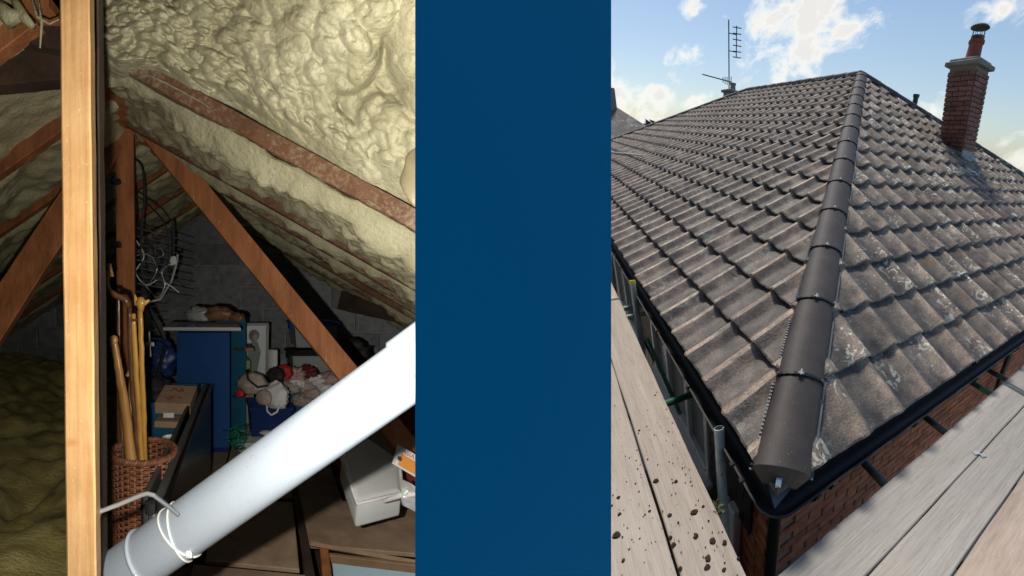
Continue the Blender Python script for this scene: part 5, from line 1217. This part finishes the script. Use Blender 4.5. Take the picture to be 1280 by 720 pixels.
fitting('boom', MB().tube([A(128, 376, 2.5), A(146, 420, 2.5)], .012, 6), 'black_matt', a2); fitting('boom', MB().tube([A(182, 376, 2.6), A(206, 424, 2.6)], .012, 6), 'black_matt', a2); fitting('boom', MB().tube([A(206, 432, 2.6), A(196, 470, 2.5)], .010, 6), 'black_matt', a2)
for k in range(11): fitting('rod', MB().tube([A(122, 378 + 10 * k, 2.55), A(205, 384 + 10 * k, 2.65)], .003, 5), 'grey_edge', a2)
fitting('connector', MB().box(A(188, 430, 2.4), (.045, .03, .022), None, .004), 'white_plastic', a2); fitting('connector_pin', MB().tube([A(186, 414, 2.4), A(188, 446, 2.4)], .006, 6), 'white_plastic', a2)
CB = [([(168, 198), (178, 210), (180, 250), (176, 300), (178, 350)], 'black_matt', .006, 'black cable hanging beside the post, nearest it'), ([(168, 243), (186, 256), (206, 280), (212, 312), (206, 350)], 'black_matt', .005, 'black cable arching out to the right of the post'),
      ([(170, 176), (190, 174), (206, 182), (214, 200)], 'rope_white', .004, 'pale thin wire curling under the ridge'), ([(170, 290), (184, 300), (196, 330), (186, 352), (172, 340)], 'black_matt', .005, 'loop of black cable low beside the post'),
      ([(168, 320), (186, 318), (196, 336), (188, 352)], 'zinc', .004, 'grey loop of cable low beside the post'), ([(178, 352), (196, 372), (206, 356), (202, 340), (212, 330)], 'zinc', .005, 'grey cable loop by the white connector'), ([(160, 505), (176, 520), (170, 545)], 'black_matt', .004, 'short dark cable behind the walking sticks'), ([(136, 500), (128, 480), (140, 470)], 'zinc', .004, 'grey wire loop left of the sticks'),
      ([(170, 300), (180, 320), (170, 340), (182, 356), (196, 350)], 'rope_white', .003, 'thin pale wire in the cable tangle'), ([(172, 312), (192, 322), (204, 318), (198, 306)], 'zinc', .003, 'thin grey wire at the top of the tangle'), ([(204, 352), (214, 358), (224, 366)], 'rope_white', .003, 'short pale wire end below the connector')]
for pts, m, r, lab in CB:
    P = [A(x, y, 2.35) for x, y in pts]; out = []
    for i in range(len(P) - 1):      # smooth the polyline
        a0, b0, c0, d0 = P[max(i - 1, 0)], P[i], P[i + 1], P[min(i + 2, len(P) - 1)]
        for s in np.linspace(0, 1, 7, endpoint=False): out.append(.5 * ((2 * b0) + (-a0 + c0) * s + (2 * a0 - 5 * b0 + 4 * c0 - d0) * s * s + (-a0 + 3 * b0 - 3 * c0 + d0) * s ** 3))
    out.append(P[-1]); tag(obj('cable', MB().tube(out, r, 6), m, LOFT, smooth=180), lab, 'cable', 'cables beside the post')
q = MB().box(A(146, 228, 2.05), (.04, .03, .022), (nrm((1, 0, .3)), (0, 1, 0), nrm((-.3, 0, 1))), .006); q.box(A(141, 225, 2.05), (.02, .03, .035), (nrm((1, 0, -.5)), (0, 1, 0), nrm((.5, 0, 1))), .006); tag(obj('black_clip', q, 'black_matt', LOFT), 'black plastic clip on the upper part of the reddish post', 'clip')
q = MB().box(A(145, 306, 2.05), (.05, .03, .03), None, .008); tag(obj('black_clip', q, 'black_matt', LOFT), 'black plastic fitting lower down beside the reddish post', 'clip')
blob('dark_sack', A(178, 486, 2.6), .16, .12, .10, 'charcoal_cloth', 'dark sack slumped behind the walking sticks', 'sack', 90)
blob('blue_cloth', A(196, 452, 2.9), .12, .08, .14, 'blue_dark', 'dark blue cloth bundle behind the black aerial', 'cloth', 91)
